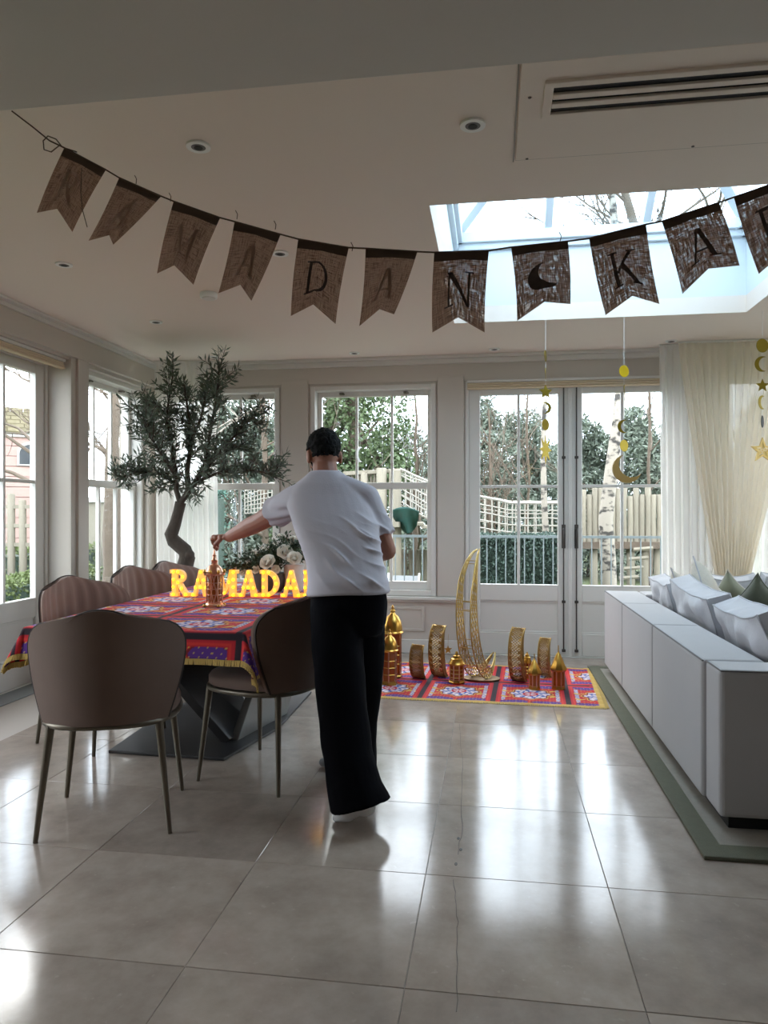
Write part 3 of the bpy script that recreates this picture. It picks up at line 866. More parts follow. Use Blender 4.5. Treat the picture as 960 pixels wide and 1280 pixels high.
# ---- dining chairs
def make_chair():
    r = thing('dining_chair')
    # backrest shell
    NU, NV = 61, 23
    zs0, zs1 = .452, .872
    def hw(t):
        base = .238 + .066 * math.sin(min(1, t * 1.25) * PI / 2)
        if t > .62: base *= (max(0.0, 1 - ((t - .62) / .38) ** 3)) ** (1 / 3) * .62 + .38
        return base
    def P(s, t, off):
        x = s * hw(t); y = -.283 + 1.75 * x * x - .035 * t + off * (1 - .25 * abs(s) ** 3)
        return Vector((x, y, zs0 + (zs1 - zs0) * t - .012 * (abs(s) ** 3) * t + .030 * (1 - s * s) * t * t))
    S_ = [math.sin((i / (NU - 1) * 2 - 1) * PI / 2) for i in range(NU)]; T_ = [j / (NV - 1) for j in range(NV)]
    def shell(off0, off1, pleat):
        vs, fs = [], []
        for lay, off in ((0, off0), (1, off1)):
            for i, s in enumerate(S_):
                for j, t in enumerate(T_):
                    o_ = off
                    if lay == 1 and pleat:
                        edge = (1 - abs(s) ** 6) * (1 - t ** 8)
                        o_ = off0 + (off - off0) * (.35 + .65 * edge)
                        o_ += (.0075 * math.sin(math.asin(max(-1, min(1, s))) * 24) * edge * (.3 + .7 * t))
                    vs.append(P(s, t, o_))
        n = NU * NV
        for i in range(NU - 1):
            for j in range(NV - 1):
                a = i * NV + j
                fs.append((a, a + NV, a + NV + 1, a + 1)); fs.append((n + a, n + a + 1, n + a + NV + 1, n + a + NV))
        for i in range(NU - 1):
            for j in (0, NV - 1): a = i * NV + j; fs.append((a, a + NV, n + a + NV, n + a))
        for j in range(NV - 1):
            for i in (0, NU - 1): a = i * NV + j; fs.append((a, a + 1, n + a + 1, n + a))
        return MB().add(vs, fs)
    shell(0, .03, False).build('backrest', M['velvet'], r, smooth=60)
    shell(.028, .075, True).build('backrest_pad', M['lit_velvet_pad'], r, smooth=60)
    pts = [P(-1, t, .012) for t in T_] + [P(s, 1, .012) for s in S_[1:-1]] + [P(1, t, .012) for t in reversed(T_)]
    MB().tube(pts, .006, 6).build('piping', M['velvet_piping'], r, smooth=60)
    # seat
    def rr(a, b, n=40, p=2.7, cy=0.0):
        o_ = []
        for k in range(n):
            t = 2 * PI * k / n; c_, s_ = math.cos(t), math.sin(t)
            o_.append((a * math.copysign(abs(c_) ** (2 / p), c_), b * math.copysign(abs(s_) ** (2 / p), s_) + cy))
        return o_
    mb = MB(); rings = []
    for k_, z in ((.93, .452), (1.0, .462), (1.0, .492), (.96, .508), (.7, .516), (.3, .519), (.02, .52)):
        rings.append([(x * k_, y * k_, z) for x, y in rr(.265, .262)])
    vs = [p for q in rings for p in q]; fs = []
    for a in range(len(rings) - 1):
        for k in range(40): b = (k + 1) % 40; fs.append((a*40+k, a*40+b, (a+1)*40+b, (a+1)*40+k))
    fs.append(tuple(range(40))[::-1]); fs.append(tuple((len(rings)-1)*40 + k for k in range(40)))
    mb.add(vs, fs).build('seat_cushion', M['velvet'], r, smooth=60)
    lp = rr(.262, .26); pts = [(x, y, .444) for x, y in lp] + [(lp[0][0], lp[0][1], .444)]
    mb = MB().tube(pts, .0125, 8)
    mb.ring(rr(.258, .256), rr(.20, .20), (0, 0, .446), (1, 0, 0), (0, 1, 0), .008)
    mb.build('seat_frame', M['bronze_metal'], r, smooth=50)
    for sx in (-1, 1):
        for sy in (-1, 1):
            a = (sx * .205, sy * .195, .444); b = (sx * .252, sy * .228, 0.0)
            mb = MB().tube([a, b], [.0165, .0095], 10); mb.build('leg', M['bronze_metal'], r, smooth=50)
    MB().box((-.02, -.2605, .515), (.02, -.2595, .517)).build('stitch', M['sofa_piping'], r)
    return r
chair0 = make_chair()
chairs = [((-1.585, 2.88), 18, 'taupe velvet chair at the near end of the table, its back to the camera'),
          ((-1.10, 3.47), 73, 'taupe velvet chair beside the man, hem of tablecloth over its seat'),
          ((-2.20, 3.86), -110, 'nearest of three velvet chairs along the window side of the table'),
          ((-2.24, 4.68), -108, 'middle one of three velvet chairs along the window side of the table'),
          ((-2.20, 5.17), -104, 'farthest velvet chair on the window side, behind the lit letter R')]
for k, ((x, y), a, lab) in enumerate(chairs):
    o = chair0 if k == 0 else copy_tree(chair0)
    o.location = (x, y, 0); o.rotation_euler = (0, 0, math.radians(a))
    tag(o, lab, 'chair', 'velvet dining chairs')

# ---- sofa on a bordered rug
rug = thing('area_rug', (2.2, 4.5, 0), 'grey area rug with olive border under the sofa', 'rug')
RX0, RX1, RY0, RY1 = .765, 4.0, 2.82, 6.18
MB().box((RX0 + .085, RY0 + .11, .0005), (RX1 - .085, RY1 - .085, .014)).build('rug_field', M['rug_grey'], rug, bevel=.004)
ou = [(RX0, RY0), (RX1, RY0), (RX1, RY1), (RX0, RY1)]; i_ = [(RX0 + .085, RY0 + .11), (RX1 - .085, RY0 + .11), (RX1 - .085, RY1 - .085), (RX0 + .085, RY1 - .085)]
MB().ring(ou, i_, (0, 0, .0085), (1, 0, 0), (0, 1, 0), .016).build('rug_border', M['rug_olive'], rug, bevel=.004)

sofa = thing('corner_sofa', (2.0, 4.5, 0), 'pale grey fabric corner sofa with panelled back', 'sofa')
SZ = .655
def sbox(a, b, nm, m='sofa_fabric', bev=.018):
    return MB().box(a, b).build(nm, M[m], sofa, bevel=bev, bseg=3)
for a, b in ((3.252, 4.228), (4.232, 5.188), (5.192, 6.0)): sbox((.872, a, .07), (1.13, b, SZ), 'back_panel')
sbox((.885, 3.045, .07), (2.5, 3.248, SZ), 'arm_panel')
sbox((1.134, 5.74, .07), (2.3, 6.0, SZ), 'back_panel'); sbox((2.304, 5.74, .07), (3.7, 6.0, SZ), 'back_panel')
sbox((1.134, 3.252, .07), (2.15, 5.736, .29), 'seat_base'); sbox((2.154, 4.75, .07), (3.7, 5.736, .29), 'seat_base')
for a, b in ((3.256, 4.08), (4.084, 4.90), (4.904, 5.73)): sbox((1.136, a, .292), (2.15, b, .43), 'seat_cushion', 'sofa_fabric', .03)
sbox((2.154, 4.75, .292), (2.9, 5.73, .43), 'seat_cushion', 'sofa_fabric', .03); sbox((2.904, 4.75, .292), (3.7, 5.73, .43), 'seat_cushion', 'sofa_fabric', .03)
MB().box((.93, 3.09, .0155), (2.46, 5.96, .07)).box((2.46, 4.8, .0155), (3.66, 5.96, .07)).build('plinth', M['black'], sofa)
mb = MB()
mb.tube([(.876, 3.25, SZ - .004), (.876, 4.6, SZ - .004), (.876, 5.99, SZ - .004)], .004, 6)
mb.tube([(.889, 3.25, SZ - .004), (.889, 3.049, SZ - .004), (2.49, 3.049, SZ - .004)], .004, 6)
mb.build('piping', M['sofa_piping'], sofa)

def cushion(name, c, size, rot, m, label, cat='cushion', box=True, seed=0, group=None, pipe='cushion_piping'):
    """soft cushion: size = width, height, thickness; local x = width, z = height, y = thickness"""
    w_, h_, t_ = size; n = 18; rs = random.Random(seed)
    o1, o2 = rs.random() * 50, rs.random() * 50
    def pos(u, v, side):
        if box:
            k = .70 + .30 * (1 - u ** 4) * (1 - v ** 4)
            x = u * w_ / 2 * (1 - .05 * (1 - abs(v)) * 0 - .04 * v * v); z = v * h_ / 2 * (1 - .05 * u * u)
        else:
            k = max(.03, ((1 - u ** 4) * (1 - v ** 4)) ** .55)
            x = u * w_ / 2 * (1 - .12 * (1 - v * v) * abs(u) ** 3); z = v * h_ / 2 * (1 - .12 * (1 - u * u) * abs(v) ** 3)
        nz = mnoise.noise(Vector((x * 7 + o1, z * 7 + o2, side * 3.0))) * .035 + mnoise.noise(Vector((x * 16 + o1, z * 5 + o2, side * 3.0))) * .02
        z -= (.10 * (1 - u * u) + .05 * mnoise.noise(Vector((x * 4 + o2, 0, 0)))) * h_ * max(v, 0) * (1 if box else 1.1)
        return Vector((x, side * (t_ / 2 * k) + nz * (1 - max(abs(u), abs(v)) ** 6), z))
    vs, fs = [], []
    for side in (1, -1):
        for i in range(n + 1):
            for j in range(n + 1): vs.append(pos(i / n * 2 - 1, j / n * 2 - 1, side))
    N1 = (n + 1) ** 2
    for i in range(n):
        for j in range(n):
            a = i * (n + 1) + j; fs.append((a, a + 1, a + n + 2, a + n + 1)); fs.append((N1 + a, N1 + a + n + 1, N1 + a + n + 2, N1 + a + 1))
    per = [(i, 0) for i in range(n)] + [(n, j) for j in range(n)] + [(n - i, n) for i in range(n)] + [(0, n - j) for j in range(n)]
    idx = [i * (n + 1) + j for i, j in per]
    for k in range(len(idx)):
        a, b = idx[k], idx[(k + 1) % len(idx)]; fs.append((a, b, N1 + b, N1 + a))
    R_ = Matrix.Rotation(math.radians(rot[2]), 3, 'Z') @ Matrix.Rotation(math.radians(rot[0]), 3, 'X') @ Matrix.Rotation(math.radians(rot[1]), 3, 'Y')
    root = thing(name, c, label, cat, group)
    tv = lambda p: R_ @ p + Vector(c)
    MB().add([tv(v) for v in vs], fs).build('cover', M[m], root, smooth=70)
    for sd_ in ((1, -1) if box else (0,)):
        pts = [tv((vs[i] if sd_ == 1 else vs[N1 + i]) if sd_ else (vs[i] + vs[N1 + i]) / 2) for i in idx + idx[:1]]
        MB().tube(pts, .0045, 6, cap=False).build('piping', M[pipe], root, smooth=60)
    return root
G = 'loose sofa cushions'
cushion('back_cushion', (1.25, 5.40, .635), (.60, .39, .17), (-14, 0, 90), 'cushion_fabric', 'pale grey back cushion nearest the French doors', seed=1, group=G)
cushion('back_cushion', (1.265, 4.62, .65), (.82, .41, .18), (-16, -3, 90), 'cushion_fabric', 'pale grey back cushion in the middle of the long sofa side', seed=2, group=G)
cushion('back_cushion', (1.29, 3.74, .645), (.86, .42, .20), (-22, 4, 88), 'cushion_fabric', 'large pale grey back cushion nearest the camera', seed=3, group=G)
cushion('throw_pillow', (1.42, 5.02, .665), (.50, .48, .14), (-20, 38, 70), 'linen_fabric', 'beige linen pillow standing on its corner', 'pillow', False, 4, G)
cushion('throw_pillow', (1.34, 5.25, .66), (.44, .44, .12), (-18, 8, 60), 'linen_fabric', 'beige linen pillow lying between two grey back cushions', 'pillow', False, 5, G)
cushion('back_cushion', (1.66, 5.59, .645), (.42, .40, .16), (12, 0, 0), 'cushion_fabric', 'upright back cushion on the far sofa side left of another', seed=6, group=G)
cushion('back_cushion', (2.14, 5.59, .645), (.48, .40, .16), (12, 0, 0), 'cushion_fabric', 'upright back cushion on the far sofa side cut by the right edge', seed=7, group=G)
cushion('throw_pillow', (1.66, 5.28, .62), (.42, .42, .12), (20, 32, -20), 'sage_velvet', 'sage green pillow leaning before the far back cushion', 'pillow', False, 8, G, 'linen_fabric')
cushion('throw_pillow', (1.70, 4.92, .615), (.44, .44, .13), (22, 40, -25), 'olive_velvet', 'dark olive velvet pillow at the right edge', 'pillow', False, 9, G, 'olive_velvet')

# ---- red patterned cloth spread on the floor
rm = thing('floor_cloth', (-.1, 5.5, 0), 'red patterned cotton cloth spread on the floor under the gold ornaments', 'floor cloth')
fx = np.linspace(-.98, .75, 340); fy = np.linspace(4.93, 6.14, 240)
FX, FY = np.meshgrid(fx, fy, indexing='ij')
RX_, RY_ = FX + .05 * (FY - 5.5), FY - .03 * FX
zz = .004 + .0025 * np.sin(FX * 21) * np.sin(FY * 17 + 1) + .004 * (np.abs(FX - .75) < .06) * np.sin(FY * 30) ** 2
pc = khayamiya(FX + .98, FY - 4.90, .50, .62, 1)
edge = np.minimum(np.minimum(FX - fx[0], fx[-1] - FX), np.minimum(FY - fy[0], fy[-1] - FY))
pc[edge < .035] = lin((196, 160, 80))[:3]
fc = np_mesh('printed_cloth', np.stack([RX_, RY_, np.maximum(zz, .0018)], -1).reshape(-1, 3), grid_faces(340, 240), M['khayamiya_cloth'], rm)
paint(fc.data, pc); smooth_mesh(fc.data, 180)
sm = fc.modifiers.new('thick', 'SOLIDIFY'); sm.thickness = .0014; sm.offset = -1
mb = MB(); rf = random.Random(5)
for k in range(200):
    x = -.98 + 1.73 * k / 199; xx, yy = x + .05 * (4.93 - 5.5), 4.93 - .03 * x
    mb.bar((xx, yy, .002), (xx + rf.uniform(-.005, .005), yy - .026, .0025), .006, .003)
for k in range(140):
    y = 4.93 + 1.21 * k / 139; xx, yy = .75 + .05 * (y - 5.5), y - .03 * .75
    mb.bar((xx, yy, .002), (xx + .024, yy + rf.uniform(-.005, .005), .0025), .006, .003)
mb.build('gold_fringe', M['fringe'], rm)['kind'] = 'stuff'
# ================================================================== THE MAN
LANX, LANY, LANTOP = -1.593, 4.008, 1.062     # top of the lantern he holds

def capsules(mb, chain, n=14, flat_start=False, flat_end=False):
    for i, (p, r) in enumerate(chain):
        if not ((i == 0 and flat_start) or (i == len(chain) - 1 and flat_end)): mb.ball(p, r, n)
        if i: mb.tube([chain[i - 1][0], p], [chain[i - 1][1], r], n)

def loft(mb, rings, n=28, right=(1, 0, 0), fwd=(0, 1, 0), tilt=0.0, p=2.3):
    right, fwd = Vector(right), Vector(fwd); vs, fs = [], []
    for (c, a, b) in rings:
        for k in range(n):
            t = 2 * PI * k / n; ct, st = math.cos(t), math.sin(t)
            q = Vector(c) + right * (a * math.copysign(abs(ct) ** (2 / p), ct)) + fwd * (b * math.copysign(abs(st) ** (2 / p), st))
            vs.append(q)
    for i in range(len(rings) - 1):
        for k in range(n): k2 = (k + 1) % n; fs.append((i*n+k, i*n+k2, (i+1)*n+k2, (i+1)*n+k))
    fs.append(tuple(range(n))[::-1]); fs.append(tuple((len(rings)-1)*n + k for k in range(n)))
    mb.add(vs, fs)

def remeshed(name, mb, voxel, m, parent=None, smooth_it=4, fac=.5, off=(0, 0, 0), disp=None):
    me = mb.mesh(name, off); o = bpy.data.objects.new(name, me); COL.objects.link(o)
    r = o.modifiers.new('remesh', 'REMESH'); r.mode = 'VOXEL'; r.voxel_size = voxel
    s_ = o.modifiers.new('smooth', 'SMOOTH'); s_.iterations = smooth_it; s_.factor = fac
    dg = bpy.context.evaluated_depsgraph_get(); dg.update()
    me2 = bpy.data.meshes.new_from_object(o.evaluated_get(dg))
    o.modifiers.clear(); o.data = me2; bpy.data.meshes.remove(me)
    me2.name = name; me2.materials.clear(); me2.materials.append(m)
    if disp:
        k = len(me2.vertices); co = np.empty(k * 3); no = np.empty(k * 3)
        me2.vertices.foreach_get('co', co); me2.vertices.foreach_get('normal', no)
        co = co.reshape(-1, 3); no = no.reshape(-1, 3)
        co = co + no * disp(co + np.array(off), no)[:, None]
        me2.vertices.foreach_set('co', co.ravel())
    smooth_mesh(me2, 180); me2.update()
    if parent: o.parent = parent
    return o

V3 = Vector
HO = (-.65, 3.25, 0)                       # the man's ground point
RT, FW = V3((.985, .17, 0)), V3((-.17, .985, 0))
hc = V3((-.843, 3.574, 1.566)); hf = V3((-.42, .86, -.28)).normalized()
hr = hf.cross(V3((0, 0, 1))).normalized(); hu = hr.cross(hf)
body = MB()
def eball(mb, c, rx, ry, rz, n=22):
    """ellipsoid in the head's own axes"""
    t = MB().ball((0, 0, 0), 1, n); mb.add([V3(c) + hr * (v[0] * rx) + hf * (v[1] * ry) + hu * (v[2] * rz) for v in t.v], t.f)
eball(body, hc + hu * .012, .073, .094, .102)
eball(body, hc + hf * .032 - hu * .058, .056, .060, .058)          # jaw
eball(body, hc + hf * .075 - hu * .100, .024, .022, .020)          # chin
eball(body, hc + hf * .090 + hu * .006, .050, .020, .012)          # brow
eball(body, hc + hf * .104 - hu * .026, .012, .020, .020)          # nose
eball(body, hc + hf * .092 - hu * .068, .024, .012, .010)          # lips
for s_ in (-1, 1):
    eball(body, hc + hr * (s_ * .080) - hf * .006 - hu * .012, .013, .024, .037, 12)   # ears
    eball(body, hc + hr * (s_ * .034) + hf * .080 - hu * .030, .024, .020, .022)       # cheeks
capsules(body, [((-.815, 3.50, 1.38), .078), ((-.822, 3.525, 1.45), .064), ((-.835, 3.552, 1.515), .060)])
loft(body, [((-.65, 3.24, .80), .15, .105), ((-.65, 3.245, .95), .155, .105), ((-.69, 3.30, 1.08), .155, .10), ((-.735, 3.37, 1.20), .175, .105),
            ((-.78, 3.435, 1.31), .18, .10), ((-.80, 3.475, 1.385), .15, .085), ((-.815, 3.50, 1.43), .07, .07)], 24, RT, FW)
SL, SR = V3((-.955, 3.46, 1.335)), V3((-.618, 3.495, 1.34))
EL, WR = V3((-1.208, 3.676, 1.231)), V3((-1.462, 3.897, 1.142))
capsules(body, [(SL, .066), ((SL + EL) / 2, .058), (EL, .050), (EL.lerp(WR, .3), .050), (EL.lerp(WR, .75), .038), (WR, .031)])
ER = V3((-.508, 3.462, 1.095)); WRr = V3((-.60, 3.69, 1.06))
capsules(body, [(SR, .066), ((SR + ER) / 2, .056), (ER, .046), (ER.lerp(WRr, .4), .044), (WRr, .028)])
def add_hand(mb, wr, adir, side, down, k_=1.28):
    """palm, four fingers and a thumb; adir = along the forearm, side = across the knuckles, down = palm side"""
    a, s_, d = adir.normalized() * k_, side.normalized() * k_, down.normalized() * k_
    for t, wd in ((.0, .026), (.03, .034), (.06, .040), (.082, .040)):
        for k in (-1, -.33, .33, 1): mb.ball(wr + a * t + s_ * (k * wd * .76), .0175, 10)
    for (i, L) in ((0, .92), (1, 1.05), (2, 1.0), (3, .8)):
        b = wr + a * .088 + s_ * ((i - 1.5) * .0215)
        p1 = b + (a * .038 + d * .008) * L
        p2 = p1 + (a * .008 + d * .028) * L
        p3 = p2 + (-a * .012 + d * .020) * L
        cv = -s_ * ((i - 1.5) * .006)
        capsules(mb, [(b - a * .01, .0112), (b, .0108), (p1 + cv, .0096), (p2 + cv * 2, .0088), (p3 + cv * 3, .008)], 10)
    t0 = wr + a * .022 + s_ * .030 + d * .008
    capsules(mb, [(t0, .0135), (t0 + a * .030 + s_ * .012 + d * .022, .0112), (t0 + a * .062 + s_ * .0 + d * .036, .0098), (t0 + a * .084 - s_ * .012 + d * .040, .0085)], 10)
la = (V3((LANX, LANY, 1.135)) - WR).normalized()
add_hand(body, WR, la, V3((-.65, -.76, -.05)), V3((0, 0, -1)) - la * .15)
ra = (WRr - ER).normalized(); ra2 = V3((-.75, .62, .05))
add_hand(body, WRr, ra2, V3((0, -.2, 1)), V3((-.4, -.9, 0)))
# legs and feet
NL = [V3((-.70, 3.20, .82)), V3((-.645, 3.04, .44)), V3((-.548, 2.93, .13))]
FL = [V3((-.60, 3.28, .82)), V3((-.615, 3.38, .46)), V3((-.665, 3.47, .09))]
for leg in (NL, FL): capsules(body, [(leg[0], .085), (leg[0].lerp(leg[1], .5), .072), (leg[1], .055), (leg[1].lerp(leg[2], .35), .055), (leg[2], .036)], 12)
man = remeshed('person', body, .0042, M['skin'], None, 4, .5, HO)
man.location = HO
tag(man, 'man in a white t-shirt and wide black trousers reaching towards a copper lantern', 'person')

# ---- eyes and brows (on the far side of the head)
for s_ in (-1, 1):
    MB().ball(hc + hr * (s_ * .032) + hf * .083 - hu * .010, .0125, 12).build('eye', M['white_plastic'], man, smooth=60)
# ---- hair and beard
def hair_cap(name, grow, keep, rough, seed):
    bm = bmesh.new(); bmesh.ops.create_icosphere(bm, subdivisions=5, radius=1)
    for v in bm.verts:
        c = v.co.copy(); nz = mnoise.noise(c * 6 + V3((seed, 0, 0))) * rough + mnoise.noise(c * 19) * rough * .7
        v.co = V3((c.x * (.073 + grow(c) + nz), c.y * (.094 + grow(c) + nz), c.z * (.102 + grow(c) + nz) + .012)); v.tag = keep(c)
    bmesh.ops.delete(bm, geom=[v for v in bm.verts if not v.tag], context='VERTS')
    for v in bm.verts: q = v.co; v.co = hc + hr * q.x + hf * q.y + hu * q.z - V3(HO)
    me = bpy.data.meshes.new(name); bm.to_mesh(me); bm.free(); smooth_mesh(me, 180)
    o = link_mesh(name, me, M['hair'], man)
    s_ = o.modifiers.new('thick', 'SOLIDIFY'); s_.thickness = .012; s_.offset = -1
    return o
hair_cap('hair', lambda c: .004 + .020 * max(0, min(1, (c.z + .15) / .8)),
         lambda c: (c.z > -.30 + .18 * c.y if c.y < .3 else c.z > .52 + .1 * c.y) and not (abs(c.x) > .78 and c.z < .10 and c.y > -.30), .007, 3)
hair_cap('beard', lambda c: .004, lambda c: c.y > .05 and -.95 < c.z < -.42 and not (c.y > .85 and c.z > -.5), .003, 9)
# jaw beard follows the jaw
bb = MB(); eball(bb, hc + hf * .034 - hu * .062, .060, .064, .058); eball(bb, hc + hf * .078 - hu * .103, .028, .026, .022)
bo = remeshed('jaw_beard', bb, .006, M['hair'], man, 3, .5, HO)
bm = bmesh.new(); bm.from_mesh(bo.data)
pt = hc + hf * .02 - hu * .058 - V3(HO)
bmesh.ops.bisect_plane(bm, geom=bm.verts[:] + bm.edges[:] + bm.faces[:], plane_co=pt, plane_no=hu + hf * .2, clear_outer=True)
bm.to_mesh(bo.data); bm.free()

# ---- t-shirt
tee = MB()
loft(tee, [((-.65, 3.235, .918), .188, .145), ((-.65, 3.24, .97), .184, .140), ((-.672, 3.275, 1.04), .180, .130), ((-.705, 3.325, 1.13), .187, .128),
           ((-.74, 3.38, 1.22), .202, .125), ((-.775, 3.43, 1.30), .208, .118), ((-.797, 3.465, 1.365), .192, .108), ((-.808, 3.485, 1.415), .155, .096),
           ((-.816, 3.50, 1.452), .108, .084), ((-.822, 3.512, 1.482), .076, .074)], 32, RT, FW)
SLd = (EL - SL).normalized()
capsules(tee, [(SL + V3((.12, .03, .045)), .070), (SL, .076), (SL.lerp(EL, .28), .076), (SL.lerp(EL, .58), .080)], 18, False, True)
SRd = (ER - SR).normalized()
capsules(tee, [(SR + V3((-.11, -.01, .05)), .070), (SR, .075), (SR.lerp(ER, .4), .074), (SR.lerp(ER, .74), .078)], 18, False, True)
def folds(co, no):
    lat = co @ np.array(RT); z = co[:, 2]
    q = (.62 * lat + z) / 1.18
    lr = (co - np.array((-.70, 3.30, 0))) @ np.array(RT)
    nz = np.array([mnoise.noise(V3((a * 5, b * 5, c * 5))) for a, b, c in co])
    n2 = np.array([mnoise.noise(V3((a * 9 + 7, b * 9, c * 9))) for a, b, c in co])
    sharp = 1 - np.abs(np.sin(q * PI / .052 + nz * 2.4))
    m1 = np.clip((1.30 - z) / .12, 0, 1) * np.clip((z - .92) / .06, 0, 1) * np.clip((lr + .14) / .16, 0.15, 1)
    m1 *= np.clip(.55 + n2 * 1.4, 0, 1)
    soft = .006 * nz * np.clip((z - .9) / .1, 0, 1)
    arm = np.clip((-.93 - co[:, 0]) / .06, 0, 1)
    sl = .005 * np.sin((co @ np.array((.3, .75, -.6))) * 2 * PI / .06 + nz * 3) * arm
    hem = .004 * np.exp(-((z - .93) / .008) ** 2)
    fine = (1 - np.abs(np.sin(q * PI / .029 + n2 * 3 + 1))) ** 2 * .006 * m1 * np.clip(nz * 2 + .4, 0, 1)
    return sharp ** 2 * .019 * m1 + fine + soft + sl + hem
shirt = remeshed('t_shirt', tee, .0065, M['tshirt'], man, 5, .5, HO, folds)
for v in shirt.data.vertices:
    if v.co.z < 1.0:
        lr_ = (v.co.x + HO[0] + .65) * RT.x + (v.co.y + HO[1] - 3.24) * RT.y
        v.co.z -= max(0, (1.0 - v.co.z) / .1) * (.022 * max(0, -lr_ / .18) ** 2 + .004 * max(0, lr_ / .18))
# ---- trousers
tr = MB()
loft(tr, [((-.648, 3.24, .925), .168, .122), ((-.648, 3.24, .86), .176, .134), ((-.650, 3.235, .78), .172, .132), ((-.65, 3.23, .73), .15, .12)], 28, RT, FW)
def leg_loft(ch, n=22):
    vs, fs = [], []
    for i, (c, a, b, ax) in enumerate(ch):
        c = V3(c); u = V3((1, 0, 0)); w_ = V3(ax).normalized(); f = w_.cross(u).normalized(); u = f.cross(w_)
        for k in range(n): t = 2 * PI * k / n; vs.append(c + u * (a * math.cos(t)) + f * (b * math.sin(t)))
    for i in range(len(ch) - 1):
        for k in range(n): k2 = (k + 1) % n; fs.append((i*n+k, i*n+k2, (i+1)*n+k2, (i+1)*n+k))
    fs.append(tuple(range(n))[::-1]); fs.append(tuple((len(ch)-1)*n + k for k in range(n)))
    tr.add(vs, fs)
up = (0, 0, 1)
leg_loft([((-.705, 3.205, .86), .112, .115, up), ((-.685, 3.15, .70), .112, .112, up), ((-.655, 3.08, .56), .108, .104, up), ((-.637, 3.04, .44), .106, .102, up),
          ((-.605, 2.985, .29), .108, .108, (0, .15, 1)), ((-.563, 2.945, .16), .116, .118, (-.1, .2, 1)), ((-.532, 2.925, .082), .126, .130, (-.26, .2, 1))])
leg_loft([((-.60, 3.27, .86), .112, .118, up), ((-.602, 3.31, .68), .106, .11, up), ((-.612, 3.36, .48), .096, .10, up), ((-.640, 3.41, .28), .094, .10, up), ((-.662, 3.455, .03), .104, .115, up)])
def tfolds(co, no):
    nz = np.array([mnoise.noise(V3((a * 7, b * 7, c * 2.5))) for a, b, c in co])
    n2 = np.array([mnoise.noise(V3((a * 14, b * 14, c * 9 + 4))) for a, b, c in co])
    return (.008 * nz + .004 * n2) * np.clip((.9 - co[:, 2]) / .2, .2, 1)
remeshed('trousers', tr, .0075, M['trousers'], man, 5, .5, HO, tfolds)
# ---- socks
for nm, ank, toe, hl in (('near', V3((-.528, 2.915, .125)), V3((-.640, 2.945, .022)), V3((-.505, 2.895, .088))), ('far', V3((-.665, 3.475, .10)), V3((-.845, 3.56, .024)), V3((-.635, 3.455, .036)))):
    sk = MB(); ball_ = hl.lerp(toe, .66) + V3((0, 0, .004))
    capsules(sk, [(ank + V3((0, 0, .08)), .040), (ank, .041), (hl, .034)], 12)
    capsules(sk, [(hl, .034), (hl.lerp(ball_, .5) + V3((0, 0, .012)), .036), (ball_, .036), (toe, .022)], 12)
    capsules(sk, [(ank, .040), (ball_ + V3((0, 0, .012)), .030)], 12)
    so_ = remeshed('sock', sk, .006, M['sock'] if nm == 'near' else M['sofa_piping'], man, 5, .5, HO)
    zmin = min(v.co.z for v in so_.data.vertices)
    so_.location.z = -zmin + .001
# ================================================================== DECORATIONS
# ---- curtains
def curtain(name, prof, m, label, nu, zt, zb, amp, waves, group='sheer curtains'):
    """prof(s, t) -> (x, y) for s along the rail, t 0 top .. 1 bottom"""
    nv = 40; vs = []
    for i in range(nu):
        s = i / (nu - 1)
        for j in range(nv):
            t = j / (nv - 1); x, y = prof(s, t)
            a = amp * (.45 + .55 * min(1, t * 3)) if t > .04 else amp * .35
            ph = s * waves * 2 * PI + .9 * math.sin(s * 9.0) + .5 * math.sin(t * 2.2 + s * 5)
            vs.append((x, y + a * math.sin(ph), zt + (zb - zt) * t))
    root = thing(name, tuple(prof(.5, 1)) + (0,), label, 'curtain', group)
    o = np_mesh('fabric', vs, grid_faces(nu, nv), M[m], root); smooth_mesh(o.data, 180)
    x0, y0 = prof(0, 0); x1, y1 = prof(1, 0)
    hd = MB()
    for i in range(nu - 1):
        for j in (0,): pass
    MB().bar((x0, y0, zt + .006), (x1, y1, zt + .006), .03, .012).build('curtain_track', M['frame_paint'], root)
    return root
ZTOP = ZC - .014
curtain('sheer_curtain', lambda s, t: (1.37 + .58 * s + .03 * t * (1 - s), 6.36 - .02 * s), 'sheer_white', 'white sheer curtain hanging straight beside the French doors', 160, ZTOP, .02, .026, 10)
def sweep(s, t):
    k = max(0, t) ** 1.15; xt = 1.50 + .95 * s; xb = 1.80 + .24 * s
    return (xt + (xb - xt) * min(1, k * 1.4) + .0 * s, 6.27 + .03 * math.sin(s * 3))
curtain('sheer_curtain', sweep, 'sheer_cream', 'cream curtain swept aside behind the sofa', 200, ZTOP, .02, .030, 15)
curtain('sheer_curtain', lambda s, t: (1.98 + 2.2 * s, 6.42), 'sheer_white', 'bright white sheer curtain at the right edge behind the sofa', 300, ZTOP, .02, .028, 30)
curtain('sheer_curtain', lambda s, t: (-3.10 + .56 * s + .02 * t, 6.34 + .10 * s), 'sheer_white', 'white sheer curtain in the corner behind the olive tree', 180, ZTOP, .02, .028, 11)

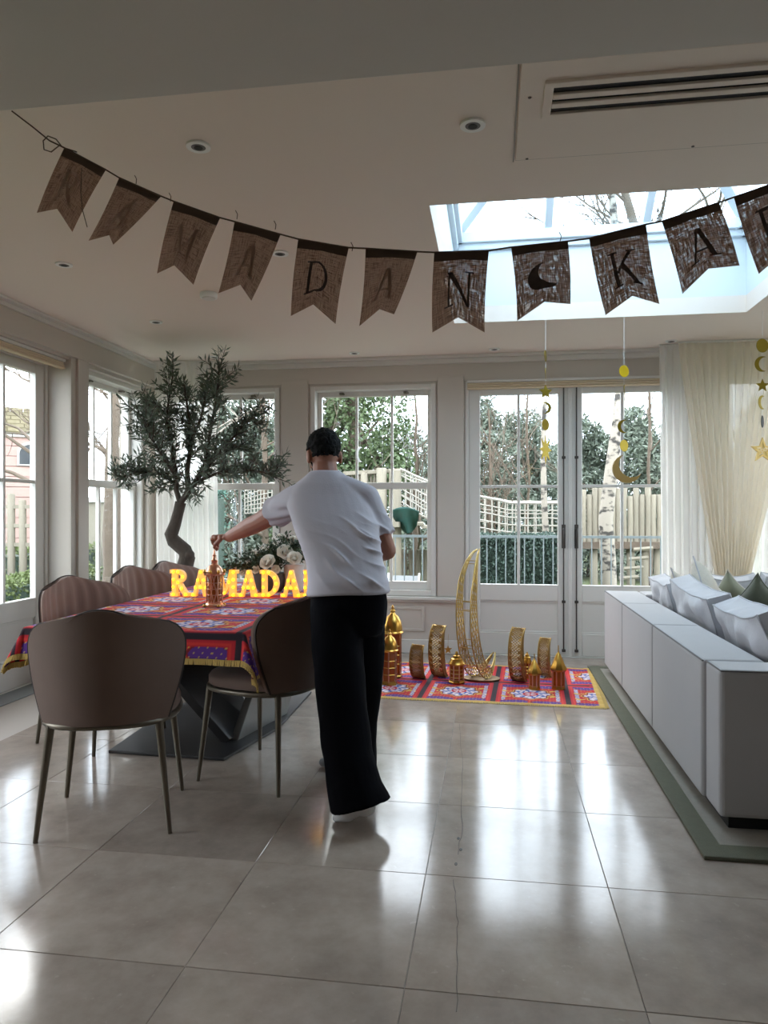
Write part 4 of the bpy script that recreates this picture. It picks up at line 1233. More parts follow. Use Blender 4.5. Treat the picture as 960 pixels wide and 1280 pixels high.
# ---- recessed downlights and smoke alarm
spots = [((248, 182), 'downlight above the third bunting flag from the left'), ((591, 155), 'downlight left of the air vent'), ((80, 330), 'downlight near the left cornice'),
         ((195, 402), 'downlight above the left sash window'), ((350, 316), 'downlight between the fourth and fifth bunting flags'), ((268, 446), 'small downlight above the olive tree'),
         ((443, 441), 'small downlight above the middle sash window'), ((618, 436), 'small downlight left of the French doors'), ((839, 426), 'small downlight above the right curtain')]
dl = None
for k, ((px, py), lab) in enumerate(spots):
    d = (ZC - CAMH) * FPX / (640 - py); p = at(px, py, d)
    if dl is None:
        dl = thing('downlight', (0, 0, 0))
        ou = [(.046 * math.cos(t), .046 * math.sin(t)) for t in [2 * PI * i / 24 for i in range(24)]]; i_ = [(x * .6, y * .6) for x, y in ou]
        MB().ring(ou, i_, (0, 0, -.004), (1, 0, 0), (0, 1, 0), .008).build('trim_ring', M['white_plastic'], dl, smooth=40)
        MB().lathe([(.0275, -.0078), (.0275, -.0005)], 20).build('baffle', M['sofa_piping'], dl)
        MB().lathe([(.017, -.010), (.014, -.0075)], 16).build('lamp', M['black'], dl)
        o = dl
    else: o = copy_tree(dl)
    o.location = (p.x, p.y, ZC); tag(o, lab, 'downlight', 'recessed ceiling downlights')
p = at(261, 368, (ZC - CAMH) * FPX / (640 - 366))
sa = thing('smoke_alarm', (p.x, p.y, ZC), 'round white smoke alarm on the ceiling below the bunting', 'smoke alarm')
MB().lathe([(.052, -.034), (.055, -.03), (.055, -.008), (.05, -.001)], 24, (p.x, p.y, ZC)).build('housing', M['white_plastic'], sa, smooth=40)
MB().lathe([(.04, -.040), (.044, -.033)], 24, (p.x, p.y, ZC)).build('sensor_cap', M['frame_paint'], sa, smooth=40)

# ---- letter shapes: lists of strokes in a unit box
def arc(cx, cy, rx, ry, a0, a1, n=14): return [(cx + rx * math.cos(math.radians(a0 + (a1 - a0) * i / n)), cy + ry * math.sin(math.radians(a0 + (a1 - a0) * i / n))) for i in range(n + 1)]
def glyph(ch, st=.17, th=.10, sf=.07):
    """polygons (outline lists) of a slab-serif capital; st = stem, th = thin stroke, sf = serif height"""
    P = []
    rect = lambda a, b, c, d: P.append([(a, b), (c, b), (c, d), (a, d)])
    def band(o, i): 
        for k in range(len(o) - 1): P.append([o[k], o[k+1], i[k+1], i[k]])
    if ch in 'RD':
        rect(.10, 0, .10 + st, 1); rect(.0, 0, .18 + st, sf); rect(.0, 1 - sf, .3, 1)
    if ch == 'R':
        band(arc(.42, .74, .36, .26, 90, -90), arc(.42, .74, .36 - st * .9, .26 - th, 90, -90))
        rect(.1, .90, .42, 1); rect(.1, .48, .42, .48 + th)
        P.append([(.34, .48), (.34 + st, .48), (.80 + st * .6, sf * .5), (.80 - st * .4, 0)]); rect(.70, 0, 1.0, sf)
    if ch == 'D':
        band(arc(.36, .5, .60, .5, 90, -90), arc(.36, .5, .60 - st, .5 - th, 90, -90)); rect(.1, 0, .36, th); rect(.1, 1 - th, .36, 1)
    if ch == 'A':
        P.append([(.08, 0), (.08 + th * 1.1, 0), (.52, .97), (.42, 1)]); P.append([(.88 - st, 0), (.94, 0), (.60, 1), (.42, 1)])
        rect(.26, .28, .74, .28 + th); rect(-.02, 0, .28, sf); rect(.66, 0, 1.06, sf)
    if ch == 'M':
        rect(.06, 0, .06 + th * 1.1, 1); rect(.94 - st, 0, .94, 1)
        P.append([(.06, 1), (.06 + st * 1.1, 1), (.56, .12), (.46, .05)]); P.append([(.46, .05), (.56, .12), (.94, 1), (.94 - th * 1.4, 1)])
        rect(-.04, 0, .26, sf); rect(.68, 0, 1.04, sf); rect(-.04, 1 - sf, .2, 1); rect(.82, 1 - sf, 1.04, 1)
    if ch == 'N':
        rect(.08, 0, .08 + th * 1.1, 1); rect(.86 - th * .2, 0, .86 + th, 1); P.append([(.02, 1), (.08 + st * 1.1, 1), (.93, .02), (.93 - st * .9, 0)])
        rect(-.04, 0, .30, sf); rect(.72, 1 - sf, 1.06, 1)
    if ch == 'K':
        rect(.10, 0, .10 + st, 1); rect(.0, 0, .2 + st, sf); rect(.0, 1 - sf, .2 + st, 1)
        P.append([(.20, .42), (.20 + th, .36), (.88, .96), (.78, 1)]); P.append([(.34, .52), (.48, .64), (.98, .04), (.80, 0)])
        rect(.66, 1 - sf, .98, 1); rect(.70, 0, 1.06, sf)
    return P

def moon_outline(r, k=.72, sh=.42, n=16):
    a = math.radians(62); oc = [(r * math.cos(a + (2 * PI - 2 * a) * i / n), r * math.sin(a + (2 * PI - 2 * a) * i / n)) for i in range(n + 1)]
    p0, p1 = oc[-1], oc[0]; ic = []
    cx = r * sh; rr_ = math.hypot(p1[0] - cx, p1[1]); b0 = math.atan2(p0[1], p0[0] - cx); b1 = math.atan2(p1[1], p1[0] - cx)
    b0 = b0 if b0 < 0 else b0 - 2 * PI; b1 = b1 - 2 * PI if b1 > 0 else b1
    for i in range(1, n): t = b0 + (b1 - b0) * i / n; ic.append((cx + rr_ * math.cos(t), rr_ * math.sin(t)))
    return oc, ic
# ---- burlap bunting on a jute cord
YBN = 1.87
flags = [((80,185.5),(132,213),(46.5,266),(72,261),(91,290),'R'), ((148.6,223),(201,246),(110,301),(136,294),(141,306),'A'),
         ((216.7,252.5),(274.8,273),(196.7,342),(218.4,331.6),(242.4,356),'M'), ((293,278),(350.4,293.8),(272.4,366.6),(299.9,356),(313.6,376),'A'),
         ((372.7,299.8),(435.7,310.6),(364,395),(392,380.6),(420,405),'D'), ((457,311.5),(521.4,315.6),(448.5,407.8),(474,386.5),(492,393),'A'),
         ((542.7,316.5),(611,314.4),(541,415.6),(573.3,396.7),(606.3,415.6),'N'), ((639,310),(710,302.5),(646,401),(680,377.5),(712.5,380),'moon'),
         ((736.5,299),(807.5,281.5),(757.5,394),(791,370),(825,380),'K'), ((827.5,277.5),(899,254),(852.5,367.5),(885,336),(924,332),'A'),
         ((917.5,247.5),(990,222),(949,342.5),(985,312),(1026,298),'R')]
bp0 = at_y(480, 315, YBN)
bunt = thing('bunting_banner', tuple(bp0), 'brown burlap pennant bunting with letters and a crescent strung under the ceiling', 'bunting')
cord = [at_y(15, 139, YBN), at_y(40, 158, YBN), at_y(62, 176, YBN)]
for f in flags: cord += [at_y(f[0][0], f[0][1] - 1, YBN - .003), at_y(f[1][0], f[1][1] - 1, YBN - .003)]
cord += [at_y(1090, 175, YBN), at_y(1180, 118, YBN)]
MB().tube(cord, .0022, 6).build('cord', M['jute'], bunt, smooth=60)
lp = [at_y(*q, YBN - .004) for q in ((82, 186), (74, 182), (64, 190), (55, 187), (54, 176), (60, 170), (70, 174), (78, 184), (96, 190))]
MB().tube(lp, .0017, 6).build('cord_loop', M['jute'], bunt, smooth=60)
lp = [at_y(*q, YBN - .006) for q in ((102, 210), (101, 240), (103, 262), (109, 284))]
MB().tube(lp, .0012, 6).build('loose_thread', M['jute'], bunt, smooth=60)
NFU, NFV = 18, 26
for fi, (TL, TR, BL, NT, BR, ch) in enumerate(flags):
    TL, TR, BL, NT, BR = [Vector(q) for q in (TL, TR, BL, NT, BR)]
    curl = (-.025, .045, -.03, .03, -.012, .05, .01, .02, -.01, .03, .02)[fi]
    def fpos(u, v, out=0.0):
        # u 0..1 across, v 0..1 down; lower edge has a swallow-tail notch at u = .5
        bot = BL.lerp(NT, u * 2) if u < .5 else NT.lerp(BR, u * 2 - 1)
        top = TL.lerp(TR, u)
        q = top.lerp(bot, v)
        bend = math.sin(v * PI * .9) * 2.2 * (1 if fi % 2 else -1)
        q = q + Vector((bend * .8, 0))
        dy = curl * v * v * (u - .2) + .006 * math.sin(u * 7 + fi) * v - out
        # keep the outline where it was seen while the cloth curls
        return at_y(q.x, q.y, YBN + dy)
    vs, fs, uvs = [], [], []
    for i in range(NFU + 1):
        for j in range(NFV + 1): vs.append(fpos(i / NFU, j / NFV)); uvs.append((i / NFU * .9 + fi * 1.7, j / NFV * 1.2 + fi))
    for i in range(NFU):
        for j in range(NFV): a = i * (NFV + 1) + j; fs.append((a, a + 1, a + NFV + 2, a + NFV + 1))
    o = MB().add(vs, fs).build('flag', M['burlap'], bunt, smooth=180)
    uvl = o.data.uv_layers.new(name='UVMap')
    for lo_ in o.data.loops: uvl.data[lo_.index].uv = uvs[lo_.vertex_index]
    # hem folded over the cord
    vs, fs = [], []
    for i in range(NFU + 1):
        u = i / NFU
        for v in (-.005, .11): vs.append(fpos(u, v, .003)); vs.append(fpos(u, v, -.003))
    for i in range(NFU): a = i * 4; fs += [(a, a+2, a+6, a+4), (a+1, a+5, a+7, a+3), (a, a+4, a+5, a+1), (a+2, a+3, a+7, a+6)]
    MB().add(vs, fs).build('hem', M['jute'], o)
    # painted letter or crescent
    if ch == 'moon':
        oc, ic = moon_outline(.30, sh=.62, n=18); fi_ = ([oc[-1]] + ic + [oc[0]])[::-1]; polys = []
        rm_ = math.radians(28); tw_ = lambda q: (.52 + (q[0] * math.cos(rm_) - q[1] * math.sin(rm_)), .53 - .74 * (q[0] * math.sin(rm_) + q[1] * math.cos(rm_)))
        for k in range(len(oc) - 1): polys.append([tw_(oc[k]), tw_(oc[k + 1]), tw_(fi_[k + 1]), tw_(fi_[k])])
    else:
        polys = [[(.26 + x * .48, .78 - y * .50) for x, y in poly] for poly in glyph(ch, .13, .06, .045)]
    lm = MB()
    for poly in polys:
        # split long strokes so that they follow the curl of the cloth
        if len(poly) == 4:
            k_ = 6
            (a, b, c, d) = [Vector(q) for q in poly]
            rows = [(a.lerp(d, t / k_), b.lerp(c, t / k_)) for t in range(k_ + 1)]
            for r0_, r1_ in zip(rows[:-1], rows[1:]):
                q = [r0_[0], r0_[1], r1_[1], r1_[0]]
                lm.add([fpos(p.x, p.y, .0016) for p in q] + [fpos(p.x, p.y, .0006) for p in q], [(0, 1, 2, 3), (7, 6, 5, 4), (0, 4, 5, 1), (2, 6, 7, 3), (1, 5, 6, 2), (3, 7, 4, 0)])
        else: lm.add([fpos(x, y, .0016) for x, y in poly], [tuple(range(len(poly)))])
    lm.build('letter' if ch != 'moon' else 'crescent', M['unlit_ink' if fi in (0, 1, 2, 3, 5) else 'letter_ink'], o)
# knots and loose threads on the cord
for px, py in ((170, 228), (213, 250), (296, 272), (344, 285), (440, 312), (700, 300), (822, 272)):
    a = at_y(px, py + 2, YBN - .004)
    MB().tube([a, a + V3((.003, -.003, .012)), a + V3((-.002, -.004, .022))], .0011, 5).build('loose_thread', M['jute'], bunt)

# ---- illuminated letters on the table
LH = .172; lx0, lw, gap = -2.075, .128, .009
lrot = math.radians(5)
words = ['first letter R', 'first lit letter A, right beside the R', 'lit letter M', 'lit letter A between M and D', 'lit letter D', 'lit letter A after the D', 'lit letter N half hidden behind the man']
cxl = lx0
base_l = V3((-2.075, 4.475, TZ + .006))
uxl = V3((math.cos(lrot), math.sin(lrot), 0)); off_l = 0.0
for ch, lab in zip('RAMADAN', words):
    wd = lw * {'M': 1.28, 'A': 1.02}.get(ch, 1.0)
    o0 = base_l + uxl * off_l
    root = thing('marquee_letter', tuple(o0), {'R': 'yellow glowing bulb letter R, first in the row', 'N': 'yellow glowing bulb letter N half hidden behind the man', 'M': 'yellow glowing bulb letter M right of the copper lantern', 'D': 'yellow glowing bulb letter D'}.get(ch) or
                 {1: 'yellow glowing bulb letter A left of the copper lantern', 3: 'yellow glowing bulb letter A between M and D', 5: 'yellow glowing bulb letter A right of the D'}[len([1 for q in COL.objects if q.name.startswith('marquee_letter')])], 'letter light', 'lit letters on the table')
    polys = glyph(ch, .25, .17, .13)
    cs, fcx = MB(), MB()
    nrm = uxl.cross(V3((0, 0, 1)))       # towards the camera
    for poly in polys:
        cs.prism(poly, o0 + nrm * 0, uxl * wd, V3((0, 0, LH)), .036)
    # prism normal uses the scaled axes; face plate sits just in front
    for poly in polys:
        fcx.prism(poly, o0 + nrm * .0195, uxl * wd, V3((0, 0, LH)), .003)
    cs.build('letter_case', M['letter_case'], root); fcx.build('letter_face', M['letter_face'], root)
    bl = {'R': [(.18,.08),(.18,.36),(.18,.64),(.18,.92),(.42,.93),(.66,.74),(.42,.53),(.60,.3),(.82,.08)], 'A': [(.12,.07),(.24,.34),(.36,.62),(.5,.92),(.66,.62),(.76,.34),(.88,.07),(.5,.34)],
          'M': [(.1,.07),(.12,.36),(.12,.64),(.14,.92),(.33,.55),(.5,.14),(.68,.55),(.86,.92),(.86,.64),(.86,.36),(.86,.07)], 'D': [(.18,.08),(.18,.36),(.18,.64),(.18,.92),(.46,.92),(.76,.72),(.84,.5),(.76,.26),(.46,.08)],
          'N': [(.13,.08),(.13,.36),(.13,.64),(.13,.92),(.38,.66),(.62,.34),(.88,.07),(.89,.36),(.89,.64),(.89,.92)]}[ch]
    for (bx, bz) in bl:
        MB().ball(o0 + uxl * (bx * wd) + V3((0, 0, bz * LH)) + nrm * .024, .0088, 8).build('bulb', M['bulb'], root, smooth=60)
    off_l += wd + gap

# ---- copper lantern held by the man
def lattice_cyl(mb, c, r, z0, z1, n, rows, rad):
    for k in range(n):
        for s_ in (1, -1):
            pts = [(c[0] + r * math.cos(2*PI*(k + s_*j*.5*2/rows*rows/6)/n), c[1] + r * math.sin(2*PI*(k + s_*j*.5*2/rows*rows/6)/n), z0 + (z1 - z0) * j / rows) for j in range(rows + 1)]
            mb.tube(pts, rad, 4)
lt = thing('copper_lantern', (LANX, LANY, TZ + .006), 'slim copper filigree lantern on the table, touched by the man', 'lantern')
c = (LANX, LANY, TZ + .007); k_ = (LANTOP - c[2]) / .33
def prof(pr): return [(r, z * k_) for r, z in pr]
MB().lathe(prof([(.062, 0), (.062, .006), (.050, .012), (.046, .022), (.052, .026)]), 8, c).build('base', M['copper'], lt, smooth=30)
for a in range(4):
    t = PI/4 + a * PI/2; MB().ball((c[0] + .06 * math.cos(t), c[1] + .06 * math.sin(t), c[2] + .008), .012, 8, (1, 1, .8)).build('foot', M['gold'], lt, smooth=60)
mb = MB()
lattice_cyl(mb, c, .046, c[2] + .026 * k_, c[2] + .185 * k_, 10, 8, .0028)
for k in range(8):
    t = 2 * PI * k / 8; mb.tube([(c[0] + .048 * math.cos(t), c[1] + .048 * math.sin(t), c[2] + .024 * k_), (c[0] + .048 * math.cos(t), c[1] + .048 * math.sin(t), c[2] + .187 * k_)], .0035, 5)
for z in (.07, .105, .14): mb.tube([(c[0] + .047 * math.cos(2*PI*k/20), c[1] + .047 * math.sin(2*PI*k/20), c[2] + z * k_) for k in range(21)], .0026, 5)
mb.build('filigree_body', M['copper'], lt)
MB().lathe(prof([(.036, .03), (.036, .18)]), 12, c).build('glass_liner', M['amber_glass'], lt, smooth=40)
MB().lathe(prof([(.060, .184), (.062, .192), (.058, .198), (.050, .205), (.044, .222), (.028, .240), (.017, .246), (.017, .262), (.021, .267), (.014, .273), (.009, .292), (.012, .298), (.006, .306), (.0035, .33)]), 12, c).build('cap', M['copper'], lt, smooth=40)
for k in range(8):
    t = 2 * PI * k / 8; MB().ball((c[0] + .060 * math.cos(t), c[1] + .060 * math.sin(t), c[2] + .205 * k_), .009, 8, (1, 1, 1.4)).build('crown_point', M['gold'], lt, smooth=60)

# ---- white rose arrangement
fc0 = at(338, 700, 5.0); fb = V3((fc0.x, fc0.y, TZ + .008))
fa = thing('flower_arrangement', tuple(fb), 'white rose arrangement with green foliage behind the lit letters', 'flowers')
MB().lathe([(.075, 0), (.10, .03), (.115, .09), (.11, .125), (.095, .13)], 20, fb).build('bowl', M['dark_pot'], fa, smooth=40)
MB().lathe([(.05, 0), (.066, .02), (.07, .17), (.075, .185), (.066, .19)], 20, fb + V3((.16, .02, 0))).build('vase', M['pot_ceramic'], fa, smooth=40)
def rose(c, r, seed):
    rs = random.Random(seed); mb = MB(); c = V3(c)
    ax = V3((rs.uniform(-.3, .3), -1, rs.uniform(.2, .7))).normalized(); u = ax.orthogonal().normalized(); v = ax.cross(u)
    for ring, (n, tilt, rr_) in enumerate(((3, .12, .35), (5, .32, .55), (6, .58, .8), (7, .9, 1.0))):
        for k in range(n):
            t = 2 * PI * (k / n) + ring * .5 + rs.uniform(-.1, .1); d = u * math.cos(t) + v * math.sin(t); s_ = ax.cross(d)
            w_ = r * (.45 + .35 * rr_); base = c - ax * (r * .35)
            grid = []
            for i in range(4):
                b_ = i / 3
                for j in range(5):
                    q = j / 4 * 2 - 1
                    out = math.sin(tilt * b_) * r * 1.0 + r * .10; upz = math.cos(tilt * b_ * .9) * r * .95 * b_
                    p = base + d * (out * (1 - .28 * q * q)) + ax * (upz * (1 - .25 * q * q * b_)) + s_ * (q * w_ * (.35 + .65 * math.sin(min(1, b_ + .15) * PI * .62)))
                    grid.append(p)
            mb.add(grid, [(i*5+j, i*5+j+1, (i+1)*5+j+1, (i+1)*5+j) for i in range(3) for j in range(4)])
    mb.ball(c - ax * (r * .05), r * .42, 10)
    return mb
for k, (px, py, d, r) in enumerate(((356, 690, 4.95, .058), (335, 703, 4.9, .060), (368, 698, 4.9, .055), (365, 676, 5.05, .036), (320, 712, 4.92, .032), (304, 716, 4.95, .028), (382, 690, 5.0, .05), (345, 712, 4.9, .035), (350, 672, 5.1, .035))):
    p = at(px, py, d); o = rose(p, r, k).build('rose', M['rose_petal'], fa, smooth=70)
    MB().tube([p, fb + V3((0, 0, .11))], .003, 5).build('stem', M['flower_leaf'], fa)
rng = np.random.default_rng(5)
Cs = []
for px, py, d, sx, sz, n in ((330, 700, 5.02, .22, .06, 500), (355, 684, 5.05, .12, .07, 350), (300, 708, 5.0, .14, .035, 260), (375, 690, 5.02, .1, .07, 220), (335, 690, 5.1, .16, .05, 250)):
    p = at(px, py, d); Cs.append(np.array(p) + rng.normal(size=(n, 3)) * np.array((sx * .45, .05, sz * .55)))
V_, F_ = leaf_cloud(np.concatenate(Cs), rng, .038, .018)
np_mesh('foliage', V_, F_, M['flower_leaf'], fa)['kind'] = 'stuff'
for k in range(9):
    p = at(282 + k * 11, 702 - (k % 3) * 9, 5.0); MB().tube([fb + V3((0, 0, .1)), (fb + V3((0, 0, .1)) + p) / 2 + V3((0, 0, .03)), p], [.003, .002, .001], 5).build('stem', M['flower_leaf'], fa)
Cp = np.concatenate([np.array(at(px, py, 4.98)) + rng.normal(size=(40, 3)) * .014 for px, py in ((318, 690), (345, 676), (310, 702), (372, 668), (296, 712), (330, 684))])
V_, F_ = leaf_cloud(Cp, rng, .014, .011); np_mesh('filler_blossom', V_, F_, M['rose_petal'], fa)['kind'] = 'stuff'

# ---- olive tree
ob = at(226, 712, 6.0); ob = V3((ob.x, ob.y, 0))
ot = thing('olive_tree', tuple(ob), 'potted olive tree with crooked trunk in the window corner', 'tree')
MB().lathe([(.15, 0), (.19, .03), (.21, .30), (.215, .36), (.20, .37), (.19, .33), (.02, .33)], 28, ob).build('pot', M['dark_pot'], ot, smooth=40)
def tp(px, py, dd=0.0): return at(px, py, 6.0 + dd)
trunk = [ob + V3((0, 0, .3)), tp(228, 720), tp(234, 697), tp(231, 688), tp(217, 676), tp(214, 668), tp(219, 655), tp(223, 640), tp(226, 628)]
MB().tube(trunk, [.075, .068, .066, .060, .058, .056, .048, .044, .046], 12).build('trunk', M['bark_olive'], ot, smooth=70)
MB().ball(tp(236, 694, -.02), .05, 10).build('knot', M['bark_olive'], ot, smooth=60)
limbs = [[(226, 630, 0), (220, 612, .02), (221, 596, .05), (214, 560, .1), (208, 520, .12), (216, 470, .1)],
         [(226, 628, 0), (236, 614, -.03), (246, 600, -.05), (256, 580, -.08), (262, 545, -.1), (272, 490, -.1), (274, 462, -.1)],
         [(236, 614, 0), (234, 590, .1), (238, 560, .15), (236, 520, .15), (230, 480, .1)],
         [(246, 602, -.03), (270, 592, -.1), (300, 586, -.15), (330, 590, -.2), (346, 598, -.2)],
         [(221, 606, .03), (205, 594, .1), (185, 590, .12), (165, 592, .1), (144, 600, .1)],
         [(224, 600, .05), (205, 575, -.1), (188, 545, -.15), (172, 515, -.15)],
         [(256, 580, -.08), (280, 560, 0), (302, 535, .1), (316, 515, .15)],
         [(246, 600, -.05), (268, 575, .15), (290, 560, .2), (312, 562, .25)],
         [(221, 596, .05), (200, 560, .2), (190, 525, .25), (184, 495, .25)],
         [(236, 560, .15), (252, 520, .0), (258, 480, -.05)]]
rs = random.Random(11); rng = np.random.default_rng(11)
LC, LD = [], []
def twig_leaves(pts, step=.029):
    for p, q in zip(pts[:-1], pts[1:]):
        L_ = (q - p).length; d = (q - p).normalized()
        for k in range(max(1, int(L_ / step))):
            b = p + d * (k * step); sd_ = d.orthogonal(); sd_ = Matrix.Rotation(rs.uniform(0, 2 * PI), 3, d) @ sd_
            for s_ in (1, -1):
                LC.append(b); LD.append((d * rs.uniform(.3, .9) + sd_ * (s_ * .8) + V3((0, 0, .15))).normalized())
for li, L in enumerate(limbs):
    pts = [tp(*q) for q in L]; n = len(pts)
    r0_ = .024 if li in (0, 1, 2) else .013
    br = MB().tube(pts, [r0_ * (1 - .82 * i / (n - 1)) + .002 for i in range(n)], 8).build('branch', M['bark_olive'], ot, smooth=70)
    tw = MB()
    for i in range(1, n):
        for _ in range(10 if i > 1 else (0 if li < 3 else 3)):
            t = rs.random(); b = pts[i - 1].lerp(pts[i], t); out = (b - tp(232, 580)); out.z += .15
            d = (out.normalized() * .7 + V3((rs.gauss(0, .6), rs.gauss(0, .6), rs.gauss(.15, .5)))).normalized()
            l_ = rs.uniform(.10, .27); p1 = b + d * l_ * .5 + V3((0, 0, rs.uniform(-.01, .03))); p2 = b + d * l_ + V3((0, 0, rs.uniform(-.02, .05)))
            tw.tube([b, p1, p2], [.004, .003, .0015], 5); twig_leaves([b, p1, p2])
            if rs.random() < .6:
                d2 = (d + V3((rs.gauss(0, .7), rs.gauss(0, .7), rs.gauss(0, .5)))).normalized(); p3 = p1 + d2 * rs.uniform(.07, .16)
                tw.tube([p1, p3], [.0025, .0012], 4); twig_leaves([p1, p3])
    twig_leaves(pts[-3:], .02)
    tw.build('twigs', M['bark_olive'], br)
LC, LD = np.array(LC), np.array(LD)
keep = LC[:, 2] < ZC - .08
V_, F_ = leaf_cloud(LC[keep], rng, .074, .0165, LD[keep])
V_[:, 2] = np.minimum(V_[:, 2], ZC - .02)
V_[:, 0] = np.maximum(V_[:, 0], XL + .03)
np_mesh('foliage', V_, F_, M['olive_leaf'], ot)['kind'] = 'stuff'

# ---- crescents of gold filigree on the floor cloth
def crescent_pts(hh, n=26, bulge=.62, thick=.30, a0=112, a1=-62):
    """outer and inner rims (u, v): opens to +u, tips top and bottom"""
    R_ = hh / 2; o_, i_ = [], []
    for k in range(n + 1):
        f = k / n; a = math.radians(a0 + (360 + a1 - a0) * f)
        o_.append((R_ * bulge * math.cos(a), R_ + R_ * math.sin(a)))
        w_ = thick * max(0.0, math.sin(PI * f ** 1.25)) ** .75
        i_.append((R_ * bulge * math.cos(a) * (1 - w_) + R_ * .10 * w_, R_ + R_ * math.sin(a) * (1 - w_ * .55)))
    return o_, i_
def crescent(name, loc, hh, depth, rz, m, label, kind, base=False, z0=.004, bulge=.62, thick=.30, a0=112, a1=-62):
    root = thing(name, (loc[0], loc[1], z0), label, 'ornament', 'gold crescent ornaments')
    ux = V3((math.cos(rz), math.sin(rz), 0)); uy = V3((0, 0, 1)); nn = ux.cross(uy)
    zb = .014 if base else 0.0
    o_, i_ = crescent_pts(hh, 26, bulge, thick, a0, a1)
    vmin = min(v for u, v in o_)
    W = lambda u, v, w_: V3((loc[0], loc[1], z0 + zb - vmin + .004)) + ux * u + uy * v + nn * w_
    n = len(o_)
    WD = lambda k: depth * (1 if kind == 'band' else min(1, .12 + 1.25 * max(0.0, math.sin(PI * k / (n - 1))) ** .8))
    for side in (-1, 1):
        mb = MB()
        mb.tube([W(u, v, side * WD(k) / 2) for k, (u, v) in enumerate(o_)], .005, 6); mb.tube([W(u, v, side * WD(k) / 2) for k, (u, v) in enumerate(i_)], .004, 6)
        mb.build('rim', M[m], root, smooth=60)
        mb = MB(); sub = 3
        for k in range(n - 1):                      # scrolling lattice inside the face
            for s in range(sub):
                f0, f1 = s / sub, (s + 1) / sub
                P = lambda kk, f: W(o_[kk][0] + (i_[kk][0] - o_[kk][0]) * f, o_[kk][1] + (i_[kk][1] - o_[kk][1]) * f, side * WD(kk) / 2)
                a, b, c_, d_ = P(k, f0), P(k + 1, f0), P(k + 1, f1), P(k, f1)
                if (a - d_).length > .006:
                    mid = (a + b + c_ + d_) / 4
                    [mb.bar(e_, mid, .0055, .003) for e_ in (a, b, c_, d_)]
                    if s: mb.bar(a, b, .0035, .003)
        mb.build('filigree', M[m], root)
    if kind == 'band':                               # pierced band joining both faces round the outside and the inside
        for lp_, nm in ((o_, 'outer_band'), (i_, 'inner_band')):
            mb = MB(); rows = 4
            for k in range(n - 1):
                for s in range(rows):
                    w0, w1 = depth * (s / rows - .5), depth * ((s + 1) / rows - .5)
                    a, b, c_, d_ = W(*lp_[k], w0), W(*lp_[k + 1], w0), W(*lp_[k + 1], w1), W(*lp_[k], w1)
                    mid = (a + b + c_ + d_) / 4
                    if s in (0, rows - 1) and nm == 'outer_band' and k % 2 == 0:
                        mb.add([a, b, c_, d_], [(0, 1, 2, 3)])
                    else:
                        for q in (a, b, c_, d_): mb.bar(q, mid, .0055, .003)
            mb.build(nm, M[m], root)
    else:
        for k in (3, 8, 9, 13, 14, 18):
            mb = MB(); mb.tube([W(*o_[k], -WD(k) / 2), W(*o_[k], WD(k) / 2)], .003, 6); mb.tube([W(*i_[k], -WD(k) / 2), W(*i_[k], WD(k) / 2)], .003, 6); mb.build('cross_rod', M[m], root)
    if base:
        MB().lathe([(.135, 0), (.14, .006), (.14, .014), (.13, .018)], 36, (loc[0], loc[1], z0), 1.0, .72).build('base', M['base_bronze'], root, smooth=40)
    return root
cr = math.radians(58)
pb = at(602, 850, FPX * CAMH / 210)
crescent('tall_crescent', (pb.x, pb.y), .985, .125, cr, 'pale_gold', 'tall gold filigree crescent on an oval base', 'open', True, bulge=.50, thick=.36, a0=100, a1=-42)
for (px, py, hh, dp, nm, lab, aa) in ((524, 848, .255, .105, 'band', 'smallest gold filigree crescent at the left of the floor cloth', 62), (551, 846, .40, .115, 'band', 'curved gold crescent just left of the tall one', 62),
                                  (650, 852, .405, .105, 'band', 'larger gold crescent right of the tall one', 60), (683, 846, .30, .085, 'band', 'slim gold crescent behind the two cone-topped lanterns', 62)):
    p = at(px, py, FPX * CAMH / (py - 640)); crescent('crescent_ornament', (p.x, p.y), hh, dp, math.radians(aa), 'antique_gold', lab, nm, bulge=.42, thick=.42, a0=100, a1=-80)
# little stars hanging from two of the crescents
def star_outline(r, r2=.42, n=5, a0=90): return [((r if k % 2 == 0 else r * r2) * math.cos(math.radians(a0 + k * 180 / n)), (r if k % 2 == 0 else r * r2) * math.sin(math.radians(a0 + k * 180 / n))) for k in range(2 * n)]
for px, py, d, lab in ((560, 812, 5.6, 'small gold star hanging beside the left crescent'), (580, 810, 5.45, 'small gold star hanging in front of the tall crescent')):
    p = at(px, py, d); root = thing('hanging_star', tuple(p), lab, 'star', 'small gold stars')
    MB().prism(star_outline(.036), p, (.9, .3, 0), (0, 0, 1), .006).build('star', M['antique_gold'], root)
    MB().tube([p + V3((0, 0, .034)), p + V3((.004, 0, .12))], .001, 4).build('thread', M['antique_gold'], root)

